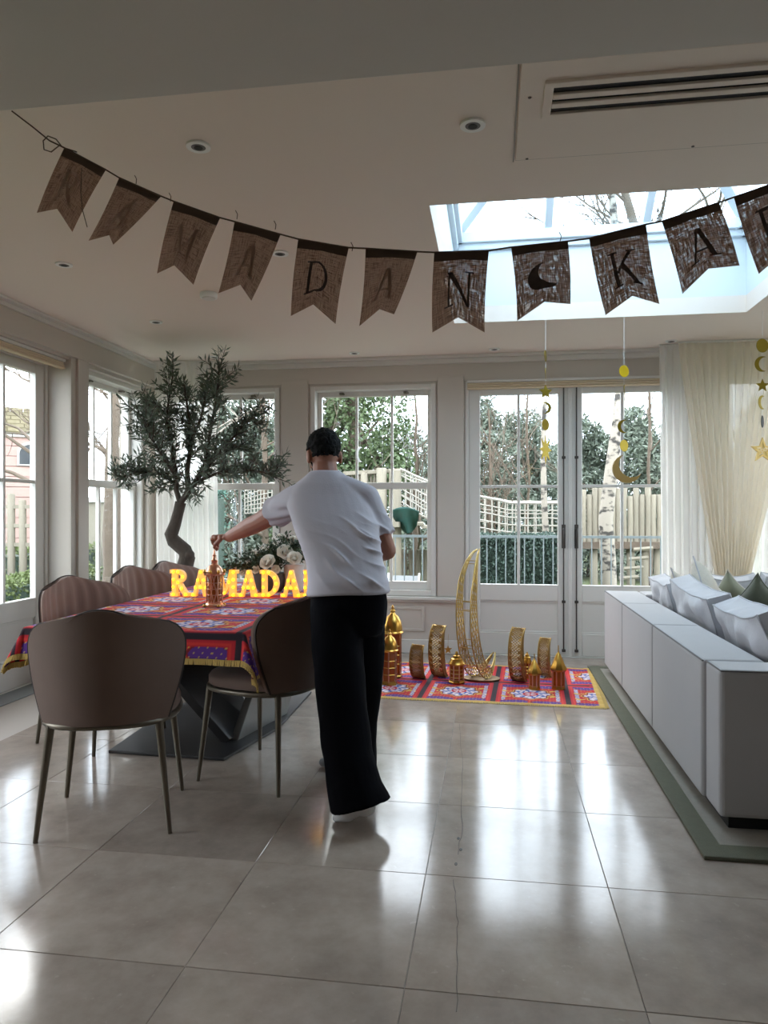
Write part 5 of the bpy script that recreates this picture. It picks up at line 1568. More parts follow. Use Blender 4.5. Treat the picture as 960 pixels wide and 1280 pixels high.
# ---- lanterns on the floor cloth
def floor_lantern(px, py, hh, rad, style, label, name='gold_lantern'):
    p = at(px, py, FPX * CAMH / (py - 640)); c = (p.x, p.y, .0045)
    root = thing(name, c, label, 'lantern', 'lanterns on the floor cloth')
    bh = {'cone': .46, 'dome': .62, 'tier': .62}[style] * hh; n = 8 if style != 'dome' else 6
    MB().lathe([(rad * 1.04, 0), (rad * 1.08, .01), (rad, .018), (rad, .028)], n, c).build('base', M['gold'], root, smooth=30)
    MB().lathe([(rad * .86, .028), (rad * .88, bh - .012)], n, c).build('glass_body', M['amber_glass'], root, smooth=20)
    for k in range(n):
        t = 2 * PI * (k + .5) / n; x, y = c[0] + rad * .93 * math.cos(t), c[1] + rad * .93 * math.sin(t)
        MB().bar((x, y, c[2] + .02), (x, y, c[2] + bh), .008, .008).build('corner_post', M['copper'], root)
    if style != 'cone':
        mb = MB()
        for z in (.3, .5, .7): mb.tube([(c[0] + rad * .93 * math.cos(2*PI*(k+.5)/n), c[1] + rad * .93 * math.sin(2*PI*(k+.5)/n), c[2] + bh * z) for k in range(n + 1)], .0035, 5)
        mb.build('lattice_band', M['gold'], root)
    if style == 'cone':
        pr = [(rad * 1.1, bh - .014), (rad * 1.32, bh), (rad * 1.3, bh + .01), (rad * .9, bh + .14 * hh), (rad * .34, bh + .34 * hh), (rad * .15, bh + .37 * hh)]
        top = pr[-1][1]; pr += [(.004, top + .012), (.0035, hh)]
    elif style == 'tier':
        pr = [(rad * 1.08, bh - .01), (rad * 1.1, bh), (rad * .85, bh + .02), (rad * .8, bh + .035), (rad * .55, bh + .04), (rad * .5, bh + .056), (rad * .25, bh + .06), (rad * .2, hh * .95), (.004, hh)]
    else:
        k_ = hh - bh
        pr = [(rad * 1.08, bh - .01), (rad * 1.15, bh), (rad * 1.02, bh + .05 * k_), (rad * 1.0, bh + .2 * k_), (rad * .88, bh + .4 * k_), (rad * .6, bh + .58 * k_), (rad * .3, bh + .66 * k_), (rad * .22, bh + .72 * k_), (rad * .30, bh + .78 * k_), (rad * .14, bh + .84 * k_), (rad * .16, bh + .9 * k_), (.003, hh)]
    MB().lathe(pr, n if style == 'cone' else 16, c).build('cap', M['gold'], root, smooth=35)
    return root
floor_lantern(491, 846, .555, .074, 'dome', 'largest gold domed lantern behind the man')
floor_lantern(487, 856, .41, .058, 'dome', 'gold domed lantern in front of the largest one')
floor_lantern(571, 854, .235, .058, 'tier', 'squat amber lantern with tiered cap left of the tall crescent')
floor_lantern(668, 862, .255, .041, 'cone', 'smaller amber lantern with gold cone cap')
floor_lantern(698, 862, .315, .047, 'cone', 'bigger amber lantern with gold cone cap')
floor_lantern(659, 848, .20, .030, 'tier', 'tiny amber lantern beside the right large crescent')

# ---- strings of gold moons and stars hanging from the roof lantern
def moon_prism(mb, c, r, ux, dep, flip=1):
    oc, ic = moon_outline(r); n = len(oc); full_i = [oc[-1]] + ic + [oc[0]]; full_i = full_i[::-1]
    for i in range(n - 1):
        j0, j1 = i * (len(full_i) - 1) / (n - 1), (i + 1) * (len(full_i) - 1) / (n - 1)
        f = lambda j: V3(full_i[int(j)]+(0,)).lerp(V3(full_i[min(int(j) + 1, len(full_i) - 1)]+(0,)), j - int(j))
        a, b = f(j0), f(j1)
        mb.prism([(flip * oc[i][0], oc[i][1]), (flip * oc[i + 1][0], oc[i + 1][1]), (flip * b.x, b.y), (flip * a.x, a.y)], c, ux, (0, 0, 1), dep)
strings = [(682, 5.40, 398, 'string of gold moons ending in a yellow star, left of the door handles', [('disc', 445, 7, 75, 'olive_gold'), ('disc', 467, 7, 84, 'olive_gold'), ('star', 490, 9, 20, 'olive_gold'), ('moon', 510, 7, 10, 'olive_gold'), ('disc', 531, 7, 50, 'olive_gold'), ('bigstar', 562, 17, 62, 'bright_gold')], 1),
           (780, 5.40, 395, 'string of gold discs ending in a glitter crescent, over the right door', [('disc', 464, 7, 30, 'bright_gold'), ('disc', 487, 6, 86, 'olive_gold'), ('moon', 533, 8, 15, 'olive_gold'), ('disc', 557, 7, 40, 'olive_gold'), ('bigmoon', 586, 17, 10, 'antique_gold')], -1),
           (953, 5.40, 385, 'string of gold shapes ending in a glitter star at the right edge', [('disc', 432, 8, 20, 'olive_gold'), ('moon', 455, 9, 10, 'olive_gold'), ('star', 482, 8, 10, 'olive_gold'), ('moon', 503, 8, 40, 'olive_gold'), ('disc', 527, 7, 60, 'black'), ('meshstar', 563, 15, 15, 'pale_gold')], -1)]
for px, yy, ytop, lab, items, flip in strings:
    top = at_y(px, ytop, yy); top.z = ZC + .0; yy = min(yy, SKY1 - .01)
    bottom = at_y(px, items[-1][1], yy)
    root = thing('hanging_garland', tuple(bottom), lab, 'garland', 'gold hanging garlands')
    MB().tube([(bottom.x, yy, ZC), (bottom.x, yy, bottom.z)], .0012, 5).build('thread', M['string_white'], root)
    sc = (yy / .98) / FPX
    for kind, py, rp, ang, m in items:
        z = at_y(px, py, yy).z; c = V3((bottom.x, yy, z)); r = rp * sc; t = math.radians(ang); ux = V3((math.cos(t), math.sin(t), 0)); mb = MB()
        if kind == 'disc': mb.prism([(r * math.cos(2*PI*k/20), r * math.sin(2*PI*k/20)) for k in range(20)], c, ux, (0, 0, 1), .003)
        elif kind in ('star', 'bigstar'): mb.prism(star_outline(r, .45, 5 if kind == 'star' else 8), c, ux, (0, 0, 1), .004)
        elif kind == 'moon': moon_prism(mb, c, r, ux, .003, -flip)
        elif kind == 'bigmoon':
            t_ = MB(); moon_prism(t_, c, r, ux, .02, 1)
            R_ = Matrix.Rotation(math.radians(-42), 3, 'Y'); mb.add([R_ @ (V3(v) - c) + c + V3((.02, 0, 0)) for v in t_.v], t_.f)
        else:
            so_ = star_outline(r); si_ = [(x * .62, y * .62) for x, y in so_]; mb.ring(so_, si_, c, ux, (0, 0, 1), .014)
            for k in range(5): mb.bar(c, c + ux * so_[k * 2][0] * .8 + V3((0, 0, so_[k * 2][1] * .8)), .005, .004)
            for k in range(10): mb.bar(c + ux * si_[k][0] * .6 + V3((0, 0, si_[k][1] * .6)), c + ux * si_[(k+1) % 10][0] * .6 + V3((0, 0, si_[(k+1) % 10][1] * .6)), .004, .004)
        mb.build({'disc': 'disc', 'star': 'star', 'moon': 'crescent', 'bigstar': 'large_star', 'bigmoon': 'glitter_crescent', 'meshstar': 'glitter_star'}[kind], M[m], root)

# ---- paper stars hanging in the middle window
for px, py, r, kind, lab in ((422, 530, .030, 'star', 'small white star hanging beside the head of the man'), (509, 552, .078, 'ring', 'large white open star hanging in the window'), (450, 568, .07, 'moon', 'white paper crescent hanging in the window')):
    p = at_y(px, py, 6.52); root = thing('window_ornament', tuple(p), lab, 'ornament', 'white window ornaments')
    mb = MB()
    if kind == 'star': mb.prism(star_outline(r * 1.2), p, (1, 0, 0), (0, 0, 1), .008)
    elif kind == 'ring': so_ = star_outline(r); mb.ring(so_, [(x * .72, y * .72) for x, y in so_], p, (1, 0, 0), (0, 0, 1), .012)
    else: moon_prism(mb, p, r, V3((.35, .93, 0)), .008, 1)
    mb.build({'star': 'star', 'ring': 'star_outline', 'moon': 'crescent'}[kind], M['white_plastic'], root)
    MB().tube([p + V3((0, 0, r * .9)), (p.x, p.y, 2.40)], .0013, 5).build('thread', M['string_white'], root)
for px in (405, 478, 527):
    p = at_y(px, 590, 6.53); root = thing('fairy_light_strand', tuple(p), {405: 'thin light strand hanging left of the small white star', 478: 'thin light strand hanging left of the large open star', 527: 'thin light strand hanging right of the large open star'}[px], 'light strand', 'thin strands in the middle window')
    MB().tube([p, (p.x, p.y, 2.40)], .0013, 5).build('wire', M['string_white'], root)
    for k in range(7):
        MB().ball((p.x, p.y, p.z + .06 + k * .10), .006, 6).build('tiny_bulb', M['white_plastic'], root)
# ================================================================== THE GARDEN
GZ = -.14
gr = MB(); gr.box((-40, YB + .3, GZ - .1), (40, 60, GZ)).box((-40, -8, GZ - .1), (XL - .3, YB + .3, GZ)).box((XR + .3, -8, GZ - .1), (40, YB + .3, GZ))
struct(gr.build('ground', M['grass']), 'garden lawn outside the windows', 'lawn')
MB_p = MB().box((-3.6, YB + .29, GZ), (6, 8.3, GZ + .05)).box((-4.3, 2.2, GZ), (XL - .29, YB + .3, GZ + .05))
struct(MB_p.build('terrace', M['grey_chair']), 'pale paved terrace outside the doors', 'terrace')

def grow(base, height, seed, r0, lean=(0, 0), levels=3, spread=.55, n0=9, start=.3):
    """bare branching skeleton -> trunk points, branch segments"""
    rs = random.Random(seed); b = V3(base); trunk = []; N = 9
    for i in range(N + 1):
        t = i / N; trunk.append(b + V3((lean[0] * t + rs.uniform(-.03, .03) * (i > 0), lean[1] * t, height * t)))
    segs = []
    def branch(p, d, L, r, lev):
        pts = [p]; q = p.copy(); dd = d.copy()
        for k in range(4):
            dd = (dd + V3((rs.gauss(0, .16), rs.gauss(0, .16), rs.gauss(.06, .12)))).normalized(); q = q + dd * (L / 4); pts.append(q)
        segs.append((pts, r, lev))
        if lev < levels:
            for _ in range(rs.randint(3, 5)):
                t = rs.uniform(.25, 1); k = min(3, int(t * 4)); s_ = pts[k].lerp(pts[k + 1], t * 4 - k)
                nd = (dd + V3((rs.gauss(0, .6), rs.gauss(0, .6), rs.gauss(.1, .4)))).normalized(); branch(s_, nd, L * rs.uniform(.4, .65), r * .5, lev + 1)
    for k in range(n0):
        t = start + (1 - start) * (k + rs.random()) / n0; i = min(N - 1, int(t * N)); p = trunk[i].lerp(trunk[i + 1], t * N - i); a = rs.uniform(0, 2 * PI)
        d = V3((math.cos(a) * spread, math.sin(a) * spread, rs.uniform(.3, .9))).normalized(); branch(p, d, height * (1.1 - t) * rs.uniform(.35, .55), r0 * (1.05 - t) * .5, 1)
    return trunk, segs

def bare_tree(name, base, height, seed, r0, bark, label, lean=(0, 0), levels=3, n0=9, start=.3, spread=.55, group='bare garden trees', cat='tree'):
    tk, segs = grow(base, height, seed, r0, lean, levels, spread, n0, start); root = thing(name, tuple(base), label, cat, group)
    N = len(tk); MB().tube(tk, [r0 * (1 - .75 * i / (N - 1)) for i in range(N)], 10).build('trunk', M[bark], root, smooth=70)
    for lev in range(1, levels + 1):
        mb = MB()
        for pts, r, l_ in segs:
            if l_ == lev: mb.tube(pts, [max(.003, r * (1 - .18 * k)) for k in range(5)], 6 if lev == 1 else 4, cap=False)
        if mb.v: mb.build({1: 'main_branches', 2: 'branches', 3: 'twigs'}[lev], M[bark], root, smooth=70)['kind'] = 'stuff'
    return root

def bushy(name, base, blobs, leafm, ll, lw_, label, seed, trunk=None, cat='tree', group=None, bark='bark_grey', shell=.55, sprays=0):
    root = thing(name, tuple(base), label, cat, group); rng = np.random.default_rng(seed); Cs = []
    for (c, rx, ry, rz, n) in blobs:
        d = rng.normal(size=(n, 3)); d /= np.linalg.norm(d, axis=1, keepdims=True); r = rng.uniform(shell, 1, size=(n, 1)) ** .6
        lump = 1 + .22 * np.sin(d[:, :1] * 7 + c[0] * 3) * np.cos(d[:, 2:] * 6 + c[1])
        q = np.array(c) + d * r * lump * np.array((rx, ry, rz)); Cs.append(q[q[:, 2] > base[2] + .02])
    V_, F_ = leaf_cloud(np.concatenate(Cs), rng, ll, lw_)
    np_mesh('foliage', V_, F_, M[leafm], root)['kind'] = 'stuff'
    if trunk:
        top, r0 = trunk
        MB().tube([base, (base[0] * .5 + top[0] * .5 + .05, base[1] * .5 + top[1] * .5, base[2] * .5 + top[2] * .5), top], [r0, r0 * .8, r0 * .4], 10).build('trunk', M[bark], root, smooth=70)
        rs = random.Random(seed); mb = MB()
        for _ in range(16):
            t = rs.uniform(.3, 1); p = V3(base).lerp(V3(top), t); b = rs.choice(blobs); q = V3(b[0]) + V3((rs.uniform(-.7, .7) * b[1], rs.uniform(-.7, .7) * b[2], rs.uniform(-.3, .7) * b[3]))
            mb.tube([p, p.lerp(q, .5) + V3((0, 0, .1)), q], [r0 * .35, r0 * .2, r0 * .06], 5)
        mb.build('boughs', M[bark], root, smooth=70)['kind'] = 'stuff'
    return root
def gp(px, d): p = at(px, 640, d); return V3((p.x, p.y, GZ))

# ---- clipped hedges
def hedge(name, a, b, h, dp, leafm, label, seed, n, ll=.06, lw_=.035, z0=GZ, core='dark_hedge_leaf'):
    a, b = V3(a), V3(b); root = thing(name, ((a.x + b.x) / 2, (a.y + b.y) / 2, z0), label, 'hedge', 'garden hedges'); d = (b - a); L = d.length; d.normalize(); s_ = V3((-d.y, d.x, 0))
    MB().bar((a.x, a.y, z0 + h / 2 - .03), (b.x, b.y, z0 + h / 2 - .03), dp * .82, h * .9).build('hedge_core', M[core], root)
    rng = np.random.default_rng(seed); u = rng.uniform(0, L, n); f = rng.uniform(0, 1, n); w_ = rng.uniform(-dp / 2, dp / 2, n); z = rng.uniform(.02, h, n)
    side = f < .55; w_ = np.where(side, np.where(rng.random(n) < .5, -dp / 2, dp / 2), w_); z = np.where(side, z, h); jit = rng.normal(size=(n, 3)) * .025
    C = np.array(a)[None, :] + np.outer(u, np.array(d)) + np.outer(w_, np.array(s_)); C[:, 2] = z0 + z; C += jit
    V_, F_ = leaf_cloud(C, rng, ll, lw_); np_mesh('foliage', V_, F_, M[leafm], root)['kind'] = 'stuff'
p, q = at(-60, 700, 6.6), at(190, 700, 8.6)
hedge('box_hedge', (-5.6, 3.5, 0), (-5.6, 9.5, 0), .62, .55, 'hedge_leaf', 'low clipped green hedge outside the left windows', 1, 14000, .05, .032)
hedge('box_hedge', (-6.9, 3.5, 0), (-6.9, 11.5, 0), .86, .5, 'hedge_leaf', 'second clipped hedge row behind the low one', 2, 12000, .05, .032)
a, b = gp(590, 10.0), gp(860, 10.0)
hedge('dark_hedge', (gp(585, 9.9).x, gp(640, 9.9).y, 0), (gp(720, 9.9).x, gp(640, 9.9).y, 0), 1.06, .5, 'dark_hedge_leaf', 'dark hedge behind the steel railing', 3, 16000, .05, .03)
hedge('tall_hedge', (-5.0, 9.6, 0), (-3.75, 9.6, 0), 1.72, .5, 'teal_hedge_leaf', 'tall blue-green hedge seen below the olive tree', 4, 16000, .045, .03)

# ---- steel railing
rl = thing('steel_railing', (.4, 9.0, GZ), 'thin pale steel railing outside the French doors', 'railing')
for z in (.10, .98): MB().bar((-1.6, 9.0, z), (3.4, 9.0, z), .03, .03).build('rail', M['fence_steel'], rl)
bar_me = MB().tube([(0, 0, GZ - .02), (0, 0, 1.0)], .008, 6).mesh('baluster'); bar_me.materials.append(M['fence_steel'])
for k in range(44):
    o = bpy.data.objects.new('baluster', bar_me); COL.objects.link(o); o.parent = rl; o.location = (-1.55 + k * .113 - .4, 0, -GZ)

# ---- log play tower, palisade and rope bridge
YP = 11.2
def lg(root, a, b, r, nm='log'):
    rs_ = random.Random(int(abs(a[0] * 977 + a[1] * 31) * 10)); a, b = V3(a), V3(b)
    MB().tube([a, a.lerp(b, .5) + V3((rs_.uniform(-.01, .01), 0, 0)), b, b + V3((0, 0, .012))], [r, r, r * .97, r * .8], 10).build(nm, M['log_wood'], root, smooth=50)
tw = thing('play_tower', tuple(gp(480, YP)), 'log play tower with railing behind the right arm of the man', 'play tower')
for px, top, w_ in ((455, 592, .055), (477, 586, .085), (494, 588, .10)):
    p = at_y(px, top, YP); lg(tw, (p.x, p.y, GZ), (p.x, p.y, p.z), w_, 'post')
for k in range(9):
    p0, p1 = at_y(436 + k * 4.6, 592, YP + .12), at_y(436 + k * 4.6, 652, YP + .12); lg(tw, p1, p0, .022, 'railing_stick')
a, b = at_y(430, 592, YP + .1), at_y(503, 588, YP + .1); MB().bar(a, b, .14, .06).build('top_rail', M['log_wood'], tw)
a, b = at_y(430, 655, YP + .1), at_y(503, 655, YP + .1); MB().bar(a, b, .9, .08).build('deck', M['log_wood'], tw)
for k in range(4): p = at_y(505 + k * 9, 688, YP + .9); lg(tw, (p.x, p.y, GZ), (p.x, p.y, p.z), .05, 'post')
tp_ = thing('tarpaulin', tuple(at_y(507, 648, YP - .2)), 'teal tarpaulin sagging below the rope bridge', 'tarpaulin')
mb = MB(); n_ = 12; grid = []
for i in range(n_ + 1):
    for j in range(n_ + 1):
        p = at_y(505 + (38 * i / n_ - 19) * (1 - .45 * j / n_) + 5 * j / n_, 640 + 18 * j / n_ - 6 * math.sin(PI * i / n_) * (1 - j / n_), YP - .35 + .5 * (j / n_) * math.sin(i * .8) * .2 + .3 * j / n_); p.z -= .12 * math.sin(PI * i / n_) * (j / n_); grid.append(p)
mb.add(grid, [(i*(n_+1)+j, i*(n_+1)+j+1, (i+1)*(n_+1)+j+1, (i+1)*(n_+1)+j) for i in range(n_) for j in range(n_)]); o = mb.build('sheet', M['teal_tarp'], tp_, smooth=180)
s_ = o.modifiers.new('thick', 'SOLIDIFY'); s_.thickness = .008
rb = thing('rope_bridge', tuple(gp(600, YP)), 'rope bridge with pale netting beyond the French doors', 'rope bridge')
def rope(a, b, r, nm='rope', sag=0, n=6):
    a, b = V3(a), V3(b); pts = [a.lerp(b, i / n) - V3((0, 0, sag * 4 * (i / n) * (1 - i / n))) for i in range(n + 1)]; MB().tube(pts, r, 5).build(nm, M['rope'], rb); return pts
def netting(y, keys_top, keys_bot, nvert, nh, r=.011):
    """net hung between an upper and a lower rope, both given as pixels along depth y"""
    def interp(keys, t):
        f = t * (len(keys) - 1); i = min(len(keys) - 2, int(f)); a, b = keys[i], keys[i + 1]; return (a[0] + (b[0] - a[0]) * (f - i), a[1] + (b[1] - a[1]) * (f - i))
    T = [at_y(*interp(keys_top, i / 24), y) for i in range(25)]; B = [at_y(*interp(keys_bot, i / 24), y) for i in range(25)]
    for h_ in range(nh + 1):
        MB().tube([t.lerp(b, h_ / nh) + V3((0, 0, .004 * math.sin(i * 2.1 + h_))) for i, (t, b) in enumerate(zip(T, B))], r * (1.8 if h_ == 0 else 1), 5).build('rope', M['rope'], rb)
    for v in range(nvert + 1):
        f = v / nvert * 24; i = min(23, int(f)); MB().tube([T[i].lerp(T[i + 1], f - i), B[i].lerp(B[i + 1], f - i)], r, 5).build('rope', M['rope'], rb)
netting(YP, [(500, 586), (540, 604), (590, 618), (640, 629), (700, 629), (735, 622)], [(500, 626), (540, 652), (590, 668), (640, 675), (700, 676), (735, 674)], 30, 5)
netting(YP + .9, [(500, 592), (540, 606), (590, 618), (640, 627), (700, 627), (735, 621)], [(500, 630), (540, 652), (590, 666), (640, 672), (700, 673), (735, 671)], 26, 3, .009)
netting(YP - .6, [(306, 614), (330, 606), (360, 600)], [(306, 642), (330, 640), (360, 636)], 12, 6, .008)
for k in range(26):
    f = k / 25; px = 505 + 230 * f; py = 640 + 36 * min(1, f * 2.4) ** .7; a, b = at_y(px, py + 4, YP + .02), at_y(px, py + 2, YP + .9); MB().bar(a, b, .16, .035).build('bridge_plank', M['log_wood'], rb)
pal = thing('log_palisade', tuple(gp(780, YP)), 'palisade of pale upright logs beyond the right French door', 'palisade')
rs = random.Random(8)
for k in range(19):
    px = 722 + k * 7.3; t = rs.choice((0, 2, 4, 10, 12)); p0, p1 = at_y(px, 678, YP), at_y(px, 609 + t, YP); lg(pal, p0, p1, .043)
a, b = at_y(716, 680, YP + .3), at_y(862, 680, YP + .3); MB().bar(a, b, .9, .10).build('deck', M['bark_grey'], pal)
for px in (742, 788, 806, 822, 846): p = at_y(px, 682, YP); lg(pal, (p.x, p.y, GZ), (p.x, p.y, p.z), .06, 'post')
for k in range(5): a, b = at_y(768 + 6 * k, 735 - k * 12, YP - .3), at_y(792 + 6 * k, 733 - k * 12, YP - .3); MB().tube([a, b], .03, 6).build('step_log', M['log_wood'], pal)
# deck chair
dc = gp(502, 9.2); ch = thing('deck_chair', tuple(dc), 'pale grey deck chair seen through the middle window', 'deck chair')
c0 = V3((dc.x, dc.y, 0)); z0, z1 = at(502, 748, 9.2).z, at(502, 722, 9.2).z
for s_ in (-1, 1):
    MB().bar(c0 + V3((s_ * .20, 0, z0)), c0 + V3((s_ * .20, .25, z1 + .03)), .025, .03).build('side_rail', M['white_board'], ch); MB().bar(c0 + V3((s_ * .20, -.1, GZ + .05)), c0 + V3((s_ * .20, .15, z0 + .12)), .025, .03).build('leg', M['white_board'], ch)
MB().bar(c0 + V3((0, 0, z0)), c0 + V3((0, .25, z1)), .38, .012).build('sling', M['grey_chair'], ch); MB().box((c0.x - .19, c0.y - .45, z0 - .02), (c0.x + .19, c0.y, z0)).build('seat', M['grey_chair'], ch)

# ---- birches and other bare trees
def birch(pts, r0, label, seed, lean_top):
    b = pts[0]; root = thing('birch_tree', tuple(b), label, 'tree', 'white birch trees'); n = len(pts)
    MB().tube(pts, [r0 * (1 - .6 * i / (n - 1)) for i in range(n)], 12).build('trunk', M['birch_bark'], root, smooth=70)
    tk, segs = grow(pts[-3], (pts[-1] - pts[-3]).length, seed, r0 * .6, (pts[-1].x - pts[-3].x, pts[-1].y - pts[-3].y), 3, .7, 12, .05)
    for lev in (1, 2, 3):
        mb = MB()
        for q, r, l_ in segs:
            if l_ == lev: mb.tube(q, [max(.003, r * (1 - .18 * k)) for k in range(5)], 5 if lev == 1 else 4, cap=False)
        if mb.v: mb.build({1: 'main_branches', 2: 'branches', 3: 'twigs'}[lev], M['bark_grey'], root, smooth=70)['kind'] = 'stuff'
g0 = gp(762, 10.0)
birch([g0, at(760, 700, 10), at(757, 650, 10), at(764, 590, 10), at(772, 530, 10), at(776, 485, 10), at(776, 400, 10.1), at(770, 300, 10.2), at(760, 180, 10.3)], .115, 'thick white birch trunk behind the right French door', 5, 0)
g1 = gp(684, 10.6)
birch([g1, at(683, 690, 10.6), at(680, 620, 10.6), at(679, 560, 10.6), at(681, 500, 10.6), at(684, 430, 10.6), at(690, 330, 10.7)], .055, 'slender pale birch behind the left French door', 6, 0)
bare_tree('bare_shrub', gp(612, 12.5), 3.2, 21, .05, 'bark_grey', 'bare twiggy shrub behind the left French door', n0=16, start=.05, spread=.7)
bare_tree('bare_tree', gp(660, 14), 6.0, 22, .035, 'bark_grey', 'bare thin tree between the conifers', n0=14, start=.2)
bare_tree('bare_tree', gp(812, 13.5), 6.5, 23, .04, 'bark_grey', 'bare tree above the log palisade', n0=14, start=.2)
bare_tree('bare_tree', gp(520, 14.5), 4.2, 24, .06, 'bark_grey', 'bare brushy tree above the play tower', n0=18, start=.1, spread=.8)
bare_tree('bare_tree', gp(330, 11.5), 4.6, 25, .07, 'bark_grey', 'bare branching tree right of the olive tree', n0=16, start=.2, spread=.8)
bare_tree('bare_tree', tuple(gp(905, 12.0)), 9.5, 26, .14, 'bark_grey', 'tall bare tree seen through the roof lantern', lean=(-2.2, 0), n0=18, start=.35, spread=.8)
bare_tree('bare_tree', gp(66, 11.0), 5.2, 27, .10, 'bark_grey', 'bare tree whose branches reach before the pink playhouse', lean=(-.5, 0), n0=14, start=.3, spread=1.1)
bare_tree('bare_tree', gp(158, 9.6), 6.5, 28, .10, 'bark_pale', 'pale barked tree outside the left sash window', n0=12, start=.32, spread=.8)
bare_tree('bare_tree', gp(141, 8.7), 3.4, 29, .15, 'bark_grey', 'thick dark trunk outside the left sash window', n0=7, start=.55, spread=.9)
# ---- evergreens
def conifer(px, d, ztop, w_, label, seed, leafm='conifer_leaf', n=9500, ll=.15, lw_=.045, lean=0):
    b = gp(px, d); h_ = ztop - GZ; rs = random.Random(seed)
    bl = []
    for k in range(9):
        t = .12 + .86 * k / 8; r = w_ * (1 - t * .72) * rs.uniform(.75, 1.1); bl.append(((b.x + rs.uniform(-.25, .25) * w_, b.y + rs.uniform(-.2, .2) * w_, GZ + h_ * t), r, r * .8, h_ * .12, int(n / 9)))
    return bushy('evergreen_tree', tuple(b), bl, leafm, ll, lw_, label, seed, ((b.x, b.y, ztop), .09), 'tree', 'evergreen garden trees')
conifer(612, 16, 3.5, 1.7, 'grey-green pine left of the slender birch', 31)
conifer(668, 17, 3.3, 1.5, 'pine behind the slender birch', 32)
conifer(738, 16, 3.0, 1.3, 'pine left of the thick birch trunk', 34)
conifer(806, 15, 3.1, 1.5, 'broad evergreen right of the thick birch trunk', 35)
conifer(850, 15, 3.4, 1.4, 'evergreen cut off by the curtain edge', 36)
conifer(575, 17, 3.4, 1.8, 'evergreen between the middle window and the doors', 37)
b = gp(440, 12.6)
bushy('ivy_tree', tuple(b), [((b.x - .5, b.y, 1.5), .95, .8, 1.4, 4200), ((b.x + .1, b.y, 2.5), 1.0, .8, 1.2, 4200), ((b.x - .35, b.y, 3.6), 1.0, .8, 1.0, 3600), ((b.x + .35, b.y - .1, 1.6), .55, .5, .9, 2200)], 'ivy_leaf', .085, .06,
      'ivy-covered tree filling the middle window', 41, ((b.x, b.y, 4.2), .16))
conifer(510, 18, 3.1, 2.4, 'brown-green thicket behind the play tower', 42, 'conifer_leaf', 4200)
conifer(330, 16, 3.0, 2.2, 'evergreen behind the rope net near the olive tree', 43)
conifer(360, 15, 3.6, 1.2, 'evergreen at the top right of the first window', 44)
conifer(280, 15, 3.6, 2.0, 'evergreen hidden behind the olive tree', 45)
conifer(560, 22, 2.9, 3.0, 'distant thicket right of the play tower', 47)
conifer(690, 24, 3.2, 3.4, 'distant evergreen on the horizon behind the doors', 48)
conifer(960, 15, 3.4, 2.0, 'evergreen behind the right curtain', 50)

# ---- pink playhouse and trellis
ph = gp(26, 15.5); pr_ = thing('playhouse', tuple(ph), 'pink boarded playhouse with arched window and mossy roof', 'playhouse')
zt = at(26, 545, 15.5).z; zr = at(26, 512, 15.5).z; cw_, c0 = 1.15, V3((ph.x, ph.y, 0))
ux = V3((math.cos(math.radians(38)), math.sin(math.radians(38)), 0)); uy_ = V3((-ux.y, ux.x, 0))
nb = 14
for k in range(nb):
    za, zb_ = GZ + (zt - GZ) * k / nb, GZ + (zt - GZ) * (k + 1) / nb
    MB().bar(c0 - ux * cw_ + V3((0, 0, (za + zb_) / 2)), c0 + ux * cw_ + V3((0, 0, (za + zb_) / 2)), .05, (zb_ - za) * .94).build('board', M['pink_board'], pr_)
MB().bar(c0 + uy_ * .9 + V3((0, 0, (GZ + zt) / 2)), c0 + uy_ * .95 + V3((0, 0, (GZ + zt) / 2)), cw_ * 2, zt - GZ).build('rear_wall', M['pink_board'], pr_)
for s_ in (-1, 1): MB().bar(c0 + ux * (cw_ * s_) + uy_ * .03 + V3((0, 0, (GZ + zt) / 2)), c0 + ux * (cw_ * s_) + uy_ * .95 + V3((0, 0, (GZ + zt) / 2)), .05, zt - GZ).build('side_wall', M['pink_board'], pr_)
MB().bar(c0 - ux * (cw_ + .1) - uy_ * .04 + V3((0, 0, zt + .02)), c0 + ux * (cw_ + .1) - uy_ * .04 + V3((0, 0, zt + .02)), .08, .09).build('fascia', M['white_board'], pr_)
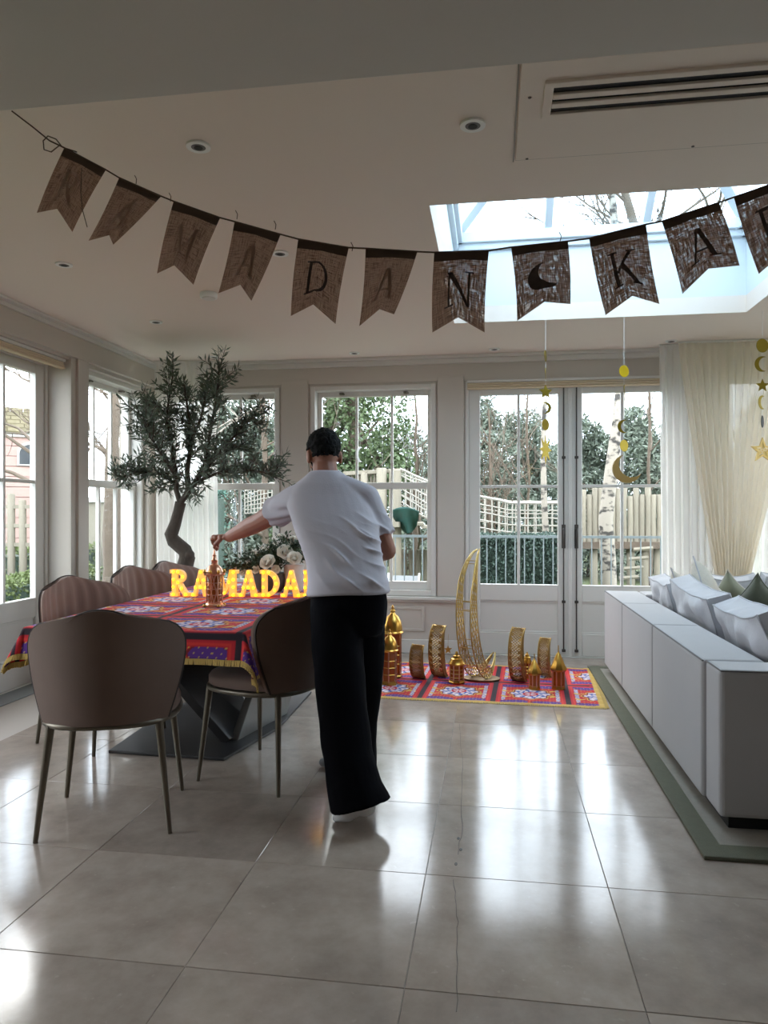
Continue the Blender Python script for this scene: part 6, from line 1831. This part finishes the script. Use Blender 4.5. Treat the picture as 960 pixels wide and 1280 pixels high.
for r_ in range(6):
    f0, f1 = r_ / 6, (r_ + 1) / 6; y0_, y1_ = -.12 + .6 * f0, -.12 + .6 * f1; z0_, z1_ = zt + .06 + (zr - zt) * f0, zt + .06 + (zr - zt) * f1
    for k in range(10):
        a = c0 - ux * (cw_ + .12) + ux * ((cw_ * 2 + .24) * (k + .5 * (r_ % 2) * .6) / 10) + uy_ * y0_ + V3((0, 0, z0_)); w_ = (cw_ * 2 + .24) / 10 * .95
        q = [a, a + ux * w_, a + ux * w_ + uy_ * (y1_ - y0_ + .03) + V3((0, 0, z1_ - z0_ + .01)), a + uy_ * (y1_ - y0_ + .03) + V3((0, 0, z1_ - z0_ + .01))]; t_ = V3((0, 0, .03))
        MB().add(q + [v + t_ for v in q], [(3, 2, 1, 0), (4, 5, 6, 7), (0, 1, 5, 4), (1, 2, 6, 5), (2, 3, 7, 6), (3, 0, 4, 7)]).build('shingle', M['roof_shingle'], pr_)
MB().bar(c0 + uy_ * .75 + V3((0, 0, zt + .04 + (zr - zt) * .5)), c0 + uy_ * .78 + V3((0, 0, zt + .04 + (zr - zt) * .5)), cw_ * 2 + .2, (zr - zt)).build('rear_roof', M['roof_shingle'], pr_)
wc = at(38, 580, 15.4); wc = c0 + ux * ((wc - c0).dot(ux)) - uy_ * .03 + V3((0, 0, wc.z))
arch = [(-.2, 0), (.2, 0)] + [(.2 * math.cos(math.radians(a)), .22 + .2 * math.sin(math.radians(a))) for a in range(0, 181, 15)]
MB().prism(arch, wc, ux, (0, 0, 1), .03).build('arched_window', M['dark_glass'], pr_)
arch2 = [(x * 1.22, (y - .15) * 1.2 + .15) for x, y in arch]; MB().ring(arch2, arch, wc, ux, (0, 0, 1), .06).build('window_surround', M['white_board'], pr_)
tg = gp(22, 9.6); tr_ = thing('garden_trellis', tuple(tg), 'timber trellis posts before the pink playhouse', 'trellis')
for k in range(5):
    p = at(-14 + k * 14, 618 + (k % 2) * 8, 9.6); lg(tr_, (p.x, p.y, GZ), (p.x, p.y, p.z), .05, 'post')
for z in (.85, 1.1, 1.35): a, b = at(-20, 640, 9.6), at(46, 640, 9.6); MB().bar((a.x, a.y, z), (b.x, b.y, z), .05, .05).build('cross_bar', M['log_wood'], tr_)
wl_ = gp(140, 12.5); cw = thing('cream_wall', tuple(wl_), 'cream rendered garden wall outside the left sash window', 'garden wall')
MB().box((wl_.x - 1.4, wl_.y, GZ), (wl_.x + 1.2, wl_.y + .2, 1.45)).build('wall_body', M['render_cream'], cw); MB().box((wl_.x - 1.5, wl_.y - .06, 1.45), (wl_.x + 1.3, wl_.y + .26, 1.53)).build('coping', M['white_board'], cw)
